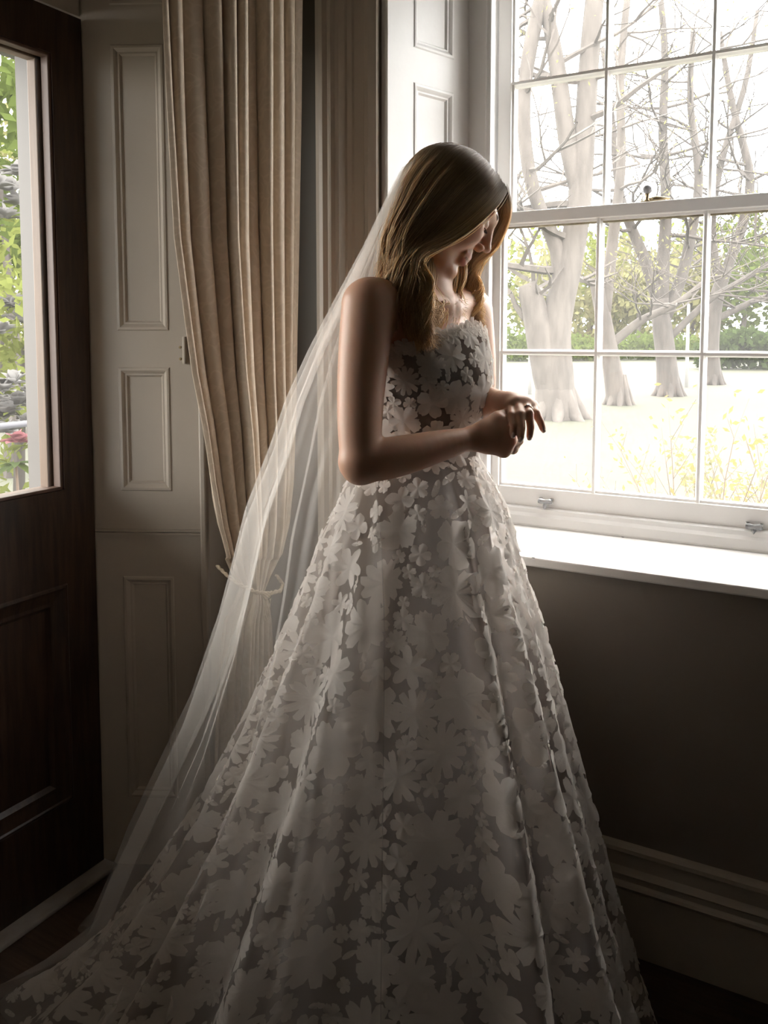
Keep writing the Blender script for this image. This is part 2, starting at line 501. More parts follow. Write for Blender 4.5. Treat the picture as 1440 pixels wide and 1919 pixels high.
# ------------------------------------------------------------------ the sash window
SX0, SX1 = -.838, -.022
WR = empty('window_1', (-.43, 2.05, ZS), 'white six over six sash window with old glass', None, None, 'structure')
b = MB()   # box frame: jamb linings, head
b.box((-1.0, 2.035, ZS), (SX0, 2.15, OZ1)); b.box((SX1, 2.035, ZS), (.143, 2.15, OZ1)); b.box((SX0, 2.035, 2.385), (SX1, 2.15, OZ1))
b.build('frame', M['white'], WR)
b = MB()   # staff bead round the opening
b.box((SX0-.002, 2.018, ZS+.046), (SX0+.015, 2.046, 2.385)); b.box((SX1-.015, 2.018, ZS+.046), (SX1+.002, 2.046, 2.385)); b.box((SX0, 2.018, 2.375), (SX1, 2.046, 2.39))
b.build('staff_bead', M['white'], WR, bevel=.005)
b = MB()   # moulded stop along the sill
pp = [(2.052, ZS), (2.020, ZS), (2.018, ZS+.006), (2.020, ZS+.026), (2.026, ZS+.034), (2.030, ZS+.044), (2.040, ZS+.047), (2.052, ZS+.047)]
n = len(pp); V = [(SX0-.05, y, z) for y, z in pp] + [(SX1+.05, y, z) for y, z in pp]
b.add(V, [(i, (i+1) % n, n+(i+1) % n, n+i) for i in range(n)] + [tuple(range(n))[::-1], tuple(range(n, 2*n))])
b.build('sill_stop', M['sillwhite'], WR)

def bar_v(b, x, y0, y1, z0, z1, hw=.0075):
    """astragal: moulded glazing bar, thin towards the room"""
    b.ext([(x-hw*.45, y0), (x+hw*.45, y0), (x+hw*.55, y0+.006), (x+hw, y0+.014), (x+hw, y1), (x-hw, y1), (x-hw, y0+.014), (x-hw*.55, y0+.006)], z0, z1)

def bar_h(b, z, y0, y1, x0, x1, hw=.0075):
    pf = [(y0, z-hw*.45), (y0+.006, z-hw*.55), (y0+.014, z-hw), (y1, z-hw), (y1, z+hw), (y0+.014, z+hw), (y0+.006, z+hw*.55), (y0, z+hw*.45)]
    n = len(pf)
    V = [(x0, y, zz) for y, zz in pf] + [(x1, y, zz) for y, zz in pf]
    b.add(V, [(i, n+i, n+(i+1) % n, (i+1) % n) for i in range(n)] + [tuple(range(n)), tuple(range(n, 2*n))[::-1]])

BX = (-.5535, -.3065)
def sash(name, y0, y1, z0, z1, rail_b, rail_t, zbar, stile):
    b = MB()
    b.box((SX0+.004, y0, z0), (SX0+stile, y1, z1)); b.box((SX1-stile, y0, z0), (SX1-.004, y1, z1))
    b.box((SX0+stile, y0, z0), (SX1-stile, y1, z0+rail_b)); b.box((SX0+stile, y0, z1-rail_t), (SX1-stile, y1, z1))
    s = b.build(name, M['white'], WR, bevel=.0025)
    # glazing ovolo round the inside of the frame
    b = MB()
    ia, ib, ja, jb = SX0+stile, SX1-stile, z0+rail_b, z1-rail_t
    b.box((ia, y0+.008, ja), (ia+.006, y1-.006, jb)); b.box((ib-.006, y0+.008, ja), (ib, y1-.006, jb))
    b.box((ia+.006, y0+.008, ja), (ib-.006, y1-.006, ja+.006)); b.box((ia+.006, y0+.008, jb-.006), (ib-.006, y1-.006, jb))
    b.build('glazing_moulding', M['white'], s)
    for x in BX:
        b = MB(); bar_v(b, x, y0+.002, y1-.004, ja, jb); b.build('glazing_bar', M['white'], s)
    b = MB(); bar_h(b, zbar, y0+.003, y1-.005, ia, ib); b.build('glazing_bar', M['white'], s)
    xs = [ia, BX[0], BX[1], ib]; zs = [ja, zbar, jb]
    for i in range(3):
        for j in range(2):
            b = MB(); yy = y1-.012
            b.box((xs[i]+.001, yy, zs[j]+.001), (xs[i+1]-.001, yy+.003, zs[j+1]-.001))
            V = np.concatenate(b.V); mk('pane', V[[0, 1, 5, 4]], [(0, 1, 2, 3)], M['glass'], s)
    return s
lower = sash('lower_sash', 2.048, 2.088, ZS+.042, 1.643, .052, .030, 1.285, .034)
upper = sash('upper_sash', 2.094, 2.134, 1.612, 2.372, .032, .050, 1.977, .040)
# mottled brown strip under the meeting rail
b = MB(); b.box((SX0+.034, 2.066, 1.603), (SX1-.034, 2.078, 1.613)); b.build('rail_strip', pmat('mottled_brown', (.22, .19, .14), .9, col2=(.45, .4, .3), vscale=30), lower)
# sash fastener with crystal knob on the meeting rail
fx = float(on_y(1212, 375, 2.06)[0]); fz = 1.643
fs = empty('sash_fastener', (fx, 2.068, fz), 'brass sash fastener with glass ball knob on the meeting rail', 'fastener')
b = MB(); b.box((fx-.012, 2.058, fz), (fx+.045, 2.08, fz+.004)); b.build('base_plate', M['brass'], fs, bevel=.001)
b = MB(); b.lathe((fx, 2.068, fz), (0, 0, 1), [(.003, .008), (.006, .0075), (.008, .004), (.016, .0045), (.020, .006), (.022, .004)], 14); b.build('stem', M['brass'], fs, smooth=True)
b = MB(); b.lathe((fx, 2.068, fz+.031), (0, 0, 1), [(.0115*math.sin(a), .0115*math.cos(a)) for a in np.linspace(-1.55, 1.55, 11)], 16); b.build('ball_knob', pmat('smoky_glass', (.30, .30, .32), .2, trans=.15), fs, smooth=True)
b = MB(); b.tube([(fx+.004, 2.07, fz+.007), (fx+.02, 2.072, fz+.010), (fx+.05, 2.078, fz+.007)], [.004, .005, .003], 8); b.build('lever', M['brass'], fs, smooth=True)
# sash lifts: crystal and chrome
for k, (px, py) in enumerate(((1025, 938), (1415, 985))):
    p = on_y(px, py, 2.048); x, z = float(p[0]), float(p[2])
    lf = empty('sash_lift', (x, 2.048, z-.012), ['clear faceted sash lift on the lower rail, beside the bride', 'clear faceted sash lift with chrome lugs on the lower rail, away from the bride'][k], 'handle')
    b = MB(); b.box((x-.019, 2.041, z-.006), (x-.010, 2.048, z+.008)); b.box((x+.010, 2.041, z-.006), (x+.019, 2.048, z+.008)); b.build('lug', M['chrome'], lf, bevel=.002)
    b = MB()
    b.lathe((x-.018, 2.034, z), (1, 0, 0), [(0, .001), (.001, .006), (.006, .0075), (.018, .0055), (.030, .0075), (.035, .006), (.036, .001)], 8)
    b.build('grip', M['crystal'], lf)
    b = MB(); b.lathe((x, 2.035, z-.004), (0, -.25, -1), [(0, .004), (.006, .0055), (.014, .004), (.016, .001)], 8); b.build('drop', M['crystal'], lf)
# sill board
b = MB(); b.box((OX0-.012, YW-.030, ZS-.021), (OX1+.012, 2.05, ZS)); sill = struct(b.build('trim_4', M['sillwhite'], bevel=.004))
b = MB()
for px, py in ((1168, 973), (1168, 1006), (1000, 1045)):
    p = on_z(px, py, ZS+.0005)
    b.lathe((p[0], p[1], ZS), (0, 0, 1), [(.0002, .004), (.0006, .003), (.0007, 0)], 9)
b.build('chip', M['hole'], sill)

# ------------------------------------------------------------------ the door
DR = empty('door_1', (XD-.02, .93, 0), 'dark wooden glazed door with tan glazing beads', None, None, 'structure')
DY0, DY1 = .46, 1.408
GY0, GY1, GZ0, GZ1 = .56, 1.322, .968, 1.962
b = MB()
b.box((XD-.05, GY1, .012), (XD, DY1, 2.062)); b.box((XD-.05, DY0, .012), (XD, GY0, 2.062))
b.box((XD-.05, GY0, GZ1), (XD, GY1, 2.062)); b.box((XD-.05, GY0, .745), (XD, GY1, GZ0)); b.box((XD-.05, GY0, .012), (XD, GY1, .215))
b.build('stiles_and_rails', M['doorwood'], DR)
sunk_panel((XD, GY0), (0, 1), (1, 0), 0, GY1-GY0, .215, .745, 'panel', M['doorwood'], DR, depth=.02, inset=.055)
b = MB(); b.box((XD-.028, GY1-.008, GZ0), (XD-.004, GY1, GZ1)); b.box((XD-.028, GY0, GZ0), (XD-.004, GY0+.008, GZ1)); b.box((XD-.028, GY0, GZ1-.008), (XD-.004, GY1, GZ1)); b.box((XD-.028, GY0, GZ0), (XD-.004, GY1, GZ0+.008))
b.build('inner_bead', M['beadwood2'], DR, bevel=.002)
b = MB(); b.box((XD-.062, GY1-.018, GZ0), (XD-.034, GY1, GZ1)); b.box((XD-.062, GY0, GZ0), (XD-.034, GY0+.018, GZ1)); b.box((XD-.062, GY0, GZ1-.012), (XD-.034, GY1, GZ1)); b.box((XD-.062, GY0, GZ0), (XD-.034, GY1, GZ0+.006))
b.build('outer_bead', M['beadwood'], DR, bevel=.002)
V = [(XD-.031, GY0, GZ0), (XD-.031, GY1, GZ0), (XD-.031, GY1, GZ1), (XD-.031, GY0, GZ1)]
mk('pane', V, [(0, 1, 2, 3)], M['doorglass'], DR)
b = MB(); b.box((XD-.06, .40, 0), (XD+.045, 1.414, .012)); struct(b.build('trim_5', M['threshold'], bevel=.004))

# ================================================================== THE CURTAIN
CA, CB = np.array([-1.325, 1.375]), np.array([-1.185, 1.672])
cu = (CB-CA)/np.linalg.norm(CB-CA); cn = np.array([cu[1], -cu[0]])
def on_curt(px, py):
    d = ray(px, py); t = (CA@cn)/(d[:2]@cn); return CAM + d*t
rows = [(-160, 306, 562), (0, 310, 560), (200, 316, 559), (450, 327, 555), (600, 345, 552), (700, 358, 550), (800, 374, 548), (900, 386, 544), (980, 399, 536),
        (1040, 416, 522), (1075, 432, 505), (1100, 448, 490), (1125, 436, 500), (1160, 415, 505), (1260, 402, 510), (1500, 396, 520), (1716, 392, 530)]
ry = np.array([r[0] for r in rows]); NR, NCU = 130, 240
yy = np.concatenate([np.linspace(-160, 980, 70), np.linspace(990, 1170, 32), np.linspace(1180, 1716, 28)])
lx = np.interp(yy, ry, [r[1] for r in rows]) - np.interp(yy, [-160, 700, 1000], [24, 16, 4]); rx = np.interp(yy, ry, [r[2] for r in rows])
s = np.linspace(0, 1, NCU)
fold_c = np.array([.02, .10, .21, .33, .415, .50, .585, .68, .78, .865, .97])     # ridge places across the curtain
V = np.zeros((NR, NCU, 3))
for i in range(NR):
    Lp = on_curt(lx[i], yy[i]); Rp = on_curt(rx[i], yy[i])
    w_ = np.linalg.norm(Rp[:2]-Lp[:2])
    t = (yy[i]+160)/1876
    wob = .012*np.sin(s*11 + t*5) + .008*np.sin(s*23 - t*7)
    fc = fold_c + .018*np.sin(np.arange(11)*2.1 + t*4.2)*(0.3+t)
    # depth: ridges as rounded pleats with sharp valleys between
    ds = np.abs((s + wob*.6)[:, None] - fc[None])
    k = np.argmin(ds, 1)
    mids = np.concatenate([[-.08], (fc[1:]+fc[:-1])/2, [1.08]])
    half = np.where((s+wob*.6) < fc[k], fc[k]-mids[k], mids[k+1]-fc[k])
    q = np.clip(ds[np.arange(NCU), k]/np.maximum(half, .01), 0, 1)
    prof = np.sqrt(np.clip(1-q**2.0, 0, 1))
    amp = (.036 + .014*np.sin(k*1.7+1) + .010*np.sin(k*2.9 + t*3)) * (0.55+0.45*min(1, w_/.25))
    amp = amp*(1.0 if yy[i] < 1040 else .6)
    bulge = .035*np.sin(np.pi*s)
    off = prof*amp + bulge
    # sideways bulge so the pleats overlap a little
    P = Lp[None]*(1-s[:, None]) + Rp[None]*s[:, None]
    V[i] = P; V[i, :, :2] += cn[None]*off[:, None]
    V[i, :, 2] = np.maximum(V[i, :, 2], .004)
curt = mk('curtain', V.reshape(-1, 3), grid_faces(NR, NCU), M['curtain'], None, smooth=True, solid=.0025)
tag(curt, 'beige damask curtain gathered by a cord beside the window', 'curtain')
# tie-back cord: two twisted strands, knot and tassel ends
tieroot = empty('curtain_tieback', tuple(on_curt(470, 1180)), 'thin twisted gold cord tied round the beige curtain', 'tieback')
def cordpt(px, py, out): 
    p = on_curt(px, py); p[:2] += cn*out; return p
path = [cordpt(414, 1064, -.02), cordpt(416, 1073, .03), cordpt(432, 1086, .06), cordpt(452, 1095, .074), cordpt(474, 1097, .08), cordpt(498, 1093, .074), cordpt(512, 1086, .05), cordpt(522, 1080, -.01)]
path = np.array(path); ti = np.linspace(0, len(path)-1, 60)
path = np.stack([np.interp(ti, np.arange(len(path)), path[:, k]) for k in range(3)], 1)
for ph in (0, math.pi):
    b = MB(); a = np.linspace(0, 60, 60)+ph
    q = path.copy(); q[:, 2] += .0028*np.sin(a); q[:, :2] += cn[None]*(.0028*np.cos(a))[:, None]
    b.tube(q, .0030, 6); b.build('cord', M['rope'], tieroot, smooth=True)
kp = cordpt(468, 1098, .088)
b = MB()
for k in range(3):
    a = np.linspace(0, 2*math.pi, 18)
    c = np.array([kp + np.array([0, 0, 1])*.007*math.cos(x+k)+np.array([cu[0], cu[1], 0])*.008*math.sin(x)+np.array([cn[0], cn[1], 0])*.004*math.sin(2*x+k) for x in a])
    b.tube(c, .003, 6)
b.build('knot', M['rope'], tieroot, smooth=True)
for k in range(9):
    b = MB(); a0 = (k-4)*.0016
    q = np.array([kp + np.array([cu[0], cu[1], 0])*(a0 + .004*math.sin(j*.8+k)) + np.array([0, 0, -1])*(.01+j*.010) for j in range(6)])
    b.tube(q, .0011, 5); b.build('tassel_strand', M['rope'], tieroot)
# ================================================================== OUTDOORS
ZG = -.40
b = MB()
nx, ny = 40, 30
gx = np.linspace(-120, 90, nx); gy = np.concatenate([np.linspace(2.16, 12, 8), np.linspace(14, 130, ny-8)])
GV = np.array([[x, y, ZG + .25*math.sin(x*.07+1)*min(1, max(0, (y-14)/30)) + .012*max(0, y-22)] for y in gy for x in gx])
lawn = mk('lawn', GV, grid_faces(ny, nx), M['lawn'], None, smooth=True)
lawn['kind'] = 'structure'
b = MB(); b.box((-60, -14, ZG-.1), (-2.05, 2.6, ZG-.004)); o = b.build('side_garden_ground', M['lawn']); o['kind'] = 'structure'

def ground_z(x, y):
    return ZG + .25*math.sin(x*.07+1)*min(1, max(0, (y-14)/30)) + .012*max(0, y-22)

def limb(b, pts, rads, sides=7, n=10):
    pts = np.array(pts, float); rads = np.array(rads, float)
    t = np.linspace(0, len(pts)-1, n)
    k = np.arange(len(pts))
    q = np.stack([np.interp(t, k, pts[:, i]) for i in range(3)], 1); r = np.interp(t, k, rads)
    for _ in range(2):
        q[1:-1] = (q[:-2]+2*q[1:-1]+q[2:])/4
    b.tube(q, r, sides, cap=True)
    return q, r

def twigs(b, rnd, p, d, length, r, level, tips):
    n = 5
    q = [np.array(p)]; d = np.array(d, float)
    for i in range(n):
        d = d + np.array([rnd.uniform(-.25, .25), rnd.uniform(-.25, .25), rnd.uniform(-.12, .22)]); d /= np.linalg.norm(d)
        q.append(q[-1] + d*length/n)
    q = np.array(q)
    V, F = tube_geo(q, np.linspace(r, r*.35, n+1), 5 if level < 2 else 3, False)
    b.add(V, F)
    tips.append(q[-1])
    if level < 3:
        for i in range(2, n+1):
            if rnd.random() < .8:
                a = rnd.uniform(0, 6.28); sd = np.array([math.cos(a), math.sin(a), rnd.uniform(-.2, .6)])
                twigs(b, rnd, q[i], d*.7+sd*.8, length*rnd.uniform(.45, .7), r*.55, level+1, tips)

def leaf_quads(centers, size, rnd, flat=.6):
    c = np.asarray(centers); n = len(c)
    a = rnd.normal(size=(n, 3)); a /= np.linalg.norm(a, axis=1)[:, None]
    e = rnd.normal(size=(n, 3)); e -= a*(a*e).sum(1)[:, None]; e /= np.linalg.norm(e, axis=1)[:, None]
    sz = size*rnd.uniform(.6, 1.3, n)[:, None]
    V = np.stack([c-a*sz, c+e*sz*flat*.6, c+a*sz, c-e*sz*flat*.6], 1).reshape(-1, 3)
    F = np.arange(4*n).reshape(-1, 4)
    return V, F

def big_tree(label, limbs, depth, seed, bark, nb=16, tl=2.2, group='old trees on the lawn'):
    """limbs: list of [(px,py,d_depth)...],[radii]; branches grow from the upper limbs"""
    rnd = random.Random(seed); nr = np.random.default_rng(seed)
    base = at(*limbs[0][0][0][:2], depth)
    base[2] = ground_z(base[0], base[1])
    t = empty('bare_tree', base, label, 'tree', group)
    tips = []; b2 = MB()
    for k, (pts, rads) in enumerate(limbs):
        b = MB()
        P = [at(p[0], p[1], depth + (p[2] if len(p) > 2 else 0)) for p in pts]
        if k == 0:
            P[0] = base + np.array([0, 0, -.05]); 
        q, r = limb(b, P, rads, 12, 16)
        if k == 0:    # root flare
            for a in np.linspace(.3, 6.58, 9)[:-1]:
                u_ = np.array([math.cos(a), math.sin(a), 0]); z_ = np.array([0, 0, 1.0]); R0 = rads[0]
                b.tube([base+u_*R0*.45+z_*.75, base+u_*R0*.70+z_*.34, base+u_*R0*.95+z_*.10, base+u_*R0*1.25-z_*.02, base+u_*R0*1.6-z_*.10], [R0*.12, R0*.26, R0*.28, R0*.20, R0*.08], 8)
        b.build('trunk' if k == 0 else 'limb', bark, t, smooth=True)
        if k > 0 and not (depth < 18 and k == 1):
            for j in range(nb):
                i = rnd.randint(4, len(q)-1)
                a = rnd.uniform(0, 6.28); d = np.array([math.cos(a), math.sin(a), rnd.uniform(-.15, .5)])
                twigs(b2, rnd, q[i], d, tl*rnd.uniform(.6, 1.3), r[i]*.38, 1, tips)
    o = b2.build('branches', bark, t); o['kind'] = 'stuff'
    tp = np.array(tips); tp = np.repeat(tp, 2, 0) + nr.normal(0, .10, (len(tp)*2, 3))
    V, F = leaf_quads(tp, .05, nr); o = mk('buds', V, F, M['leaf_pale'], t); o['kind'] = 'stuff'
    return t

big_tree('massive pale tree with a broken knotted stub, its trunk widest of the lawn trees',
         [([(1046, 790), (1043, 755), (1040, 730), (1038, 715)], [.50, .45, .41, .37]),
          ([(1040, 752), (1032, 700), (1019, 645), (1003, 580), (992, 545), (987, 532)], [.34, .37, .34, .27, .23, .17]),
          ([(1043, 762), (1039, 705), (1036, 640), (1046, 575), (1072, 490), (1092, 360), (1098, 200), (1108, 60), (1122, -70)], [.40, .41, .35, .30, .27, .24, .21, .20, .18]),
          ([(1088, 380), (1064, 270), (1046, 130), (1030, 40), (1005, -60)], [.17, .19, .17, .14, .12]),
          ([(1040, 600), (1062, 480), (1010, 400), (985, 300), (978, 180), (1000, 50), (1030, -60)], [.20, .17, .15, .14, .14, .15, .15])],
         17.3, 3, M['bark'], 9, 2.0)
big_tree('slim pale tree leaning beside the massive one',
         [([(1160, 766), (1148, 690), (1132, 600), (1118, 520)], [.29, .23, .20, .18]),
          ([(1132, 600), (1150, 440), (1168, 300), (1160, 150), (1180, -40)], [.16, .14, .11, .10, .08]),
          ([(1140, 650), (1200, 600), (1270, 570), (1330, 520)], [.12, .10, .08, .05])],
         20.5, 5, M['bark'], 9, 2.4)
big_tree('dark-barked spreading tree forking low, standing mid lawn',
         [([(1254, 750), (1250, 680), (1240, 600), (1236, 560)], [.34, .28, .26, .25]),
          ([(1238, 575), (1215, 500), (1185, 430), (1160, 370), (1150, 240), (1130, 90)], [.18, .17, .14, .12, .09, .06]),
          ([(1240, 580), (1244, 470), (1252, 380), (1240, 250), (1250, 110), (1235, -40)], [.20, .17, .15, .12, .10, .07]),
          ([(1245, 600), (1280, 520), (1296, 440), (1316, 330), (1290, 200), (1300, 60)], [.18, .16, .14, .12, .09, .07]),
          ([(1248, 640), (1330, 560), (1400, 520), (1480, 470)], [.10, .09, .07, .05])],
         23.0, 8, M['bark2'], 10, 3.0)
big_tree('far tree with a curved trunk in front of the hedge',
         [([(1336, 734), (1332, 650), (1342, 560), (1362, 500)], [.30, .25, .22, .20]),
          ([(1345, 550), (1395, 420), (1412, 330), (1372, 200), (1350, 60)], [.18, .16, .14, .10, .07]),
          ([(1350, 540), (1330, 430), (1350, 300), (1400, 160), (1420, 20)], [.15, .13, .11, .09, .06]),
          ([(1340, 600), (1420, 560), (1500, 540)], [.12, .09, .06])],
         27.0, 12, M['bark2'], 11, 3.2)

def blob_points(nr, c, rad, n, clumps=14):
    cc = nr.normal(size=(clumps, 3)); cc /= np.linalg.norm(cc, axis=1)[:, None]; cc *= nr.uniform(.35, .85, clumps)[:, None]
    k = nr.integers(0, clumps, n)
    p = nr.normal(size=(n, 3)); p /= np.linalg.norm(p, axis=1)[:, None]; p *= (nr.uniform(.55, 1, n)**.5)[:, None]*.42
    return np.array(c) + (cc[k] + p)*np.array(rad)

def leafy(name, label, cat, base, rad, n, size, mat, seed, group=None, stem=True, lift=.9, sm=None):
    nr = np.random.default_rng(seed)
    base = np.array(base, float)
    t = empty(name, base, label, cat, group)
    c = base + np.array([0, 0, rad[2]*lift])
    V, F = leaf_quads(blob_points(nr, c, rad, n), size, nr, .9)
    o = mk('foliage', V, F, mat, t); o['kind'] = 'stuff'
    if stem:
        b = MB(); b.tube([base-np.array([0, 0, .05]), base+np.array([.1*rad[0], 0, rad[2]*.5]), c], [max(.03, rad[0]*.07), max(.02, rad[0]*.05), .02], 7)
        b.build('trunk', sm or M['bark2'], t)
    return t

# woodland edge beyond the lawn: each tree its own crown
wood = [(985, 66, 6.0, 'leaf_fresh', 'fresh green woodland tree behind the broken stub of the massive tree'), (1045, 58, 4.5, 'leaf_pale', 'pale yellow-green woodland tree behind the massive trunk'),
        (1100, 70, 6.5, 'leaf_fresh', 'fresh green woodland tree in the gap between massive and slim trees'), (1150, 62, 5.0, 'leaf_fresh', 'fresh green woodland tree right behind the slim leaning tree'),
        (1190, 56, 4.0, 'leaf_pale', 'small pale yellow-green woodland tree between the slim and the dark spreading tree'), (1235, 68, 6.0, 'leaf_fresh', 'fresh green woodland tree behind the dark spreading tree'),
        (1290, 60, 5.0, 'leaf_pale', 'pale yellow-green woodland tree behind the tall white post'), (1330, 72, 6.5, 'leaf_fresh', 'tall fresh green woodland tree behind the curved far trunk'),
        (1385, 58, 5.0, 'leaf_mid', 'mid green woodland tree behind the small dark clipped shrub'), (1440, 64, 5.5, 'leaf_fresh', 'fresh green woodland tree behind the large dark clipped shrub')]
for k, (px, d, r_, mt, lb) in enumerate(wood):
    p = at(px, 640, d); p[2] = ground_z(p[0], p[1])
    leafy('woodland_tree', lb, 'tree', p, (r_*.7, r_*.7, r_*1.0), 1500, .30, M[mt], 40+k, 'trees of the woodland edge')
low = [(958, 50, 3.0, 1.0, 'low green shrub at the woodland foot beside the short white post'), (1040, 50, 3.2, .9, 'low green shrub at the woodland foot behind the massive trunk'),
       (1110, 48, 3.0, .8, 'low green shrub at the woodland foot between massive and slim trees'), (1195, 49, 3.4, .9, 'low green shrub at the woodland foot between slim and dark spreading trees'),
       (1275, 47, 3.0, .85, 'low green shrub at the woodland foot behind the tall white post'), (1372, 36, 1.6, .9, 'small dark clipped shrub at the lawn edge'), (1430, 35, 2.0, 1.05, 'large dark clipped shrub at the lawn edge')]
for k, (px, d, r_, h, lb) in enumerate(low):
    p = at(px, 640, d); p[2] = ground_z(p[0], p[1])
    leafy('hedge_shrub', lb, 'shrub', p, (r_*.9, r_*.9, h), 1400, .16, M['leaf_dark' if k > 4 else 'leaf_mid'], 80+k,
          'dark shrubs by the lawn edge' if k > 4 else 'low shrubs under the woodland', stem=False, lift=.8)
for k, (px, pt, pb, d) in enumerate(((1287, 572, 722, 26.0), (993, 640, 738, 24.0))):
    p = at(px, pb, d); q = at(px, pt, d); b = MB()
    p[2] = ground_z(p[0], p[1]); q[:2] = p[:2]
    b.tube([p, (p+q)/2, q, q+np.array([0, 0, .05])], [.06, .05, .045, .02], 8)
    tag(b.build('garden_post', M['post'], smooth=True), ['tall thin white post beside the dark spreading tree', 'short thin white post behind the massive tree'][k], 'post')

# golden shrub and bare twigs under the window
def shrub(name, label, base, h, spread, nstem, seed, mleaf, nleaf, mt, lsize=.02):
    rnd = random.Random(seed); nr = np.random.default_rng(seed)
    t = empty(name, base, label, 'shrub'); tips = []
    for k in range(nstem):
        b = MB(); a = rnd.uniform(0, 6.28); d = np.array([math.cos(a)*spread, math.sin(a)*spread, 1.0]); d /= np.linalg.norm(d)
        n0 = len(tips)
        p0 = np.array(base) + np.array([math.cos(a)*.06, math.sin(a)*.06, 0]); hh = h*rnd.uniform(.65, 1.0)
        q = [p0]
        for j in range(6):
            d = d + np.array([rnd.uniform(-.12, .12), rnd.uniform(-.12, .12), 0]); d /= np.linalg.norm(d); q.append(q[-1]+d*hh/6)
        b.tube(q, np.linspace(.006, .002, 7), 5)
        for j in range(2, 7):
            for _ in range(2):
                aa = rnd.uniform(0, 6.28); e = d + np.array([math.cos(aa), math.sin(aa), .2])*.7; e /= np.linalg.norm(e)
                l = h*rnd.uniform(.08, .2); b.tube([q[j], q[j]+e*l*.5, q[j]+e*l], [.002, .0016, .001], 3); tips.append(q[j]+e*l); tips.append(q[j]+e*l*.5)
        b.build('stem', mt, t)
    tp = np.array(tips); tp = np.repeat(tp, nleaf, 0); tp = tp + nr.normal(0, .035, tp.shape)
    V, F = leaf_quads(tp, lsize, nr, .7); o = mk('leaves', V, F, mleaf, t); o['kind'] = 'stuff'
p = at(1345, 950, 4.2); p[2] = ZG; shrub('golden_shrub', 'golden leaved shrub growing close under the window', p, 1.35, .38, 16, 5, M['leaf_gold'], 3, M['twig'])
p = at(1432, 930, 5.6); p[2] = ZG; shrub('golden_shrub', 'pale yellow shrub growing behind the golden one', p, 1.2, .45, 12, 9, M['leaf_pale'], 4, M['twig'], .024)
p = at(1205, 935, 5.4); p[2] = ZG; shrub('bare_shrub', 'sparse twiggy bare shrub below the middle pane', p, .85, .35, 6, 15, M['leaf_gold'], 1, M['twig'], .012)

# ---- seen through the door: porch post, rail, rhododendron, trees
pa = on_x(41, 500, -2.70); pb = on_x(92, 500, -2.55)
py0, py1 = float(pa[1]), float(pb[1])
pt = empty('porch_post', (-2.62, (py0+py1)/2, ZG), 'square cream painted porch post outside the glazed door', 'post')
b = MB(); b.box((-2.70, py0, ZG), (-2.55, py1, 2.42)); b.build('shaft', M['porch'], pt, bevel=.006)
b = MB(); b.box((-2.72, py0-.02, ZG), (-2.53, py1+.02, ZG+.16)); b.build('plinth', M['porch'], pt, bevel=.006)
b = MB(); b.box((-2.95, -2.4, 2.42), (-1.80, 2.9, 2.56)); o = b.build('porch_ceiling', M['porch']); o['kind'] = 'structure'
rz = float(on_x(20, 797, -3.1)[2])
rr = empty('garden_rail', (-3.1, 1.0, ZG), 'slim grey metal rail between the porch post and the flowers', 'railing')
b = MB(); b.tube([(-3.1, -2.0, rz), (-3.1, 0, rz), (-3.1, 2.6, rz)], .014, 10); b.build('handrail', M['rail'], rr, smooth=True)
for yv in (-1.5, 2.4):
    b = MB(); b.tube([(-3.1, yv, ZG), (-3.1, yv, rz)], .012, 8); b.build('upright', M['rail'], rr, smooth=True)

def rhodo_leaf(b, p, d, l, w_):
    d = np.array(d, float); d /= np.linalg.norm(d)
    sd = np.cross(d, [0, 0, 1.0]); sd /= np.linalg.norm(sd)+1e-6; nn = np.cross(sd, d)
    V = []; 
    for k, t in enumerate(np.linspace(0, 1, 6)):
        ww = w_*math.sin(math.pi*min(1, .08+t*.92))**.7; c = np.array(p)+d*l*t - nn*0 - np.array([0, 0, 1])*l*.25*t*t
        V += [c-sd*ww+nn*ww*.3, c, c+sd*ww+nn*ww*.3]
    F = []
    for k in range(5):
        F += [(k*3, k*3+1, k*3+4, k*3+3), (k*3+1, k*3+2, k*3+5, k*3+4)]
    b.add(V, F)
rb = on_x(20, 900, -3.5); rb = np.array([-3.5, float(rb[1]), ZG])
rh = empty('rhododendron', rb, 'rhododendron with long green leaves and a pink and white bloom', 'shrub')
nrr = np.random.default_rng(2)
for k in range(9):
    if k == 0: c = on_x(30, 868, -3.45)
    else: c = rb + np.array([nrr.uniform(-.4, .15), nrr.uniform(-.7, .8), nrr.uniform(.5, 1.25)])
    for j in range(9):
        a = j*.7+k; b = MB(); rhodo_leaf(b, c, (math.cos(a), math.sin(a), nrr.uniform(-.4, .25)), nrr.uniform(.11, .15), .022)
        b.build('leaf', M['leaf_rhodo' if (j+k) % 3 else 'leaf_mid'], rh, smooth=True)
    b = MB(); b.tube([rb, (rb+c)/2+np.array([.05, 0, 0]), c], [.015, .010, .006], 6); b.build('stem', M['twig'], rh)
def bloom(c, r_, mat, n, parent):
    b = MB()
    for k in range(n):
        v = nrr.normal(size=3); v /= np.linalg.norm(v); v[2] = abs(v[2])*.8; rhodo_leaf(b, np.array(c)+v*r_*.2, v+np.array([0, 0, .2]), r_, r_*.33)
    b.build('bloom', mat, parent, smooth=True)
bloom(on_x(34, 830, -3.42), .075, M['petal_pink'], 22, rh)
for px, py in ((8, 812), (52, 800), (12, 775), (35, 760), (60, 745), (5, 735), (25, 720)):
    bloom(on_x(px, py, -3.55), .085, M['petal_white'], 24, rh)
wb = on_x(18, 600, -5.5); wb = np.array([-5.5, float(wb[1]), ZG])
wr = empty('white_flowering_shrub', wb, 'tall shrub covered in white blossom beyond the rail', 'shrub')
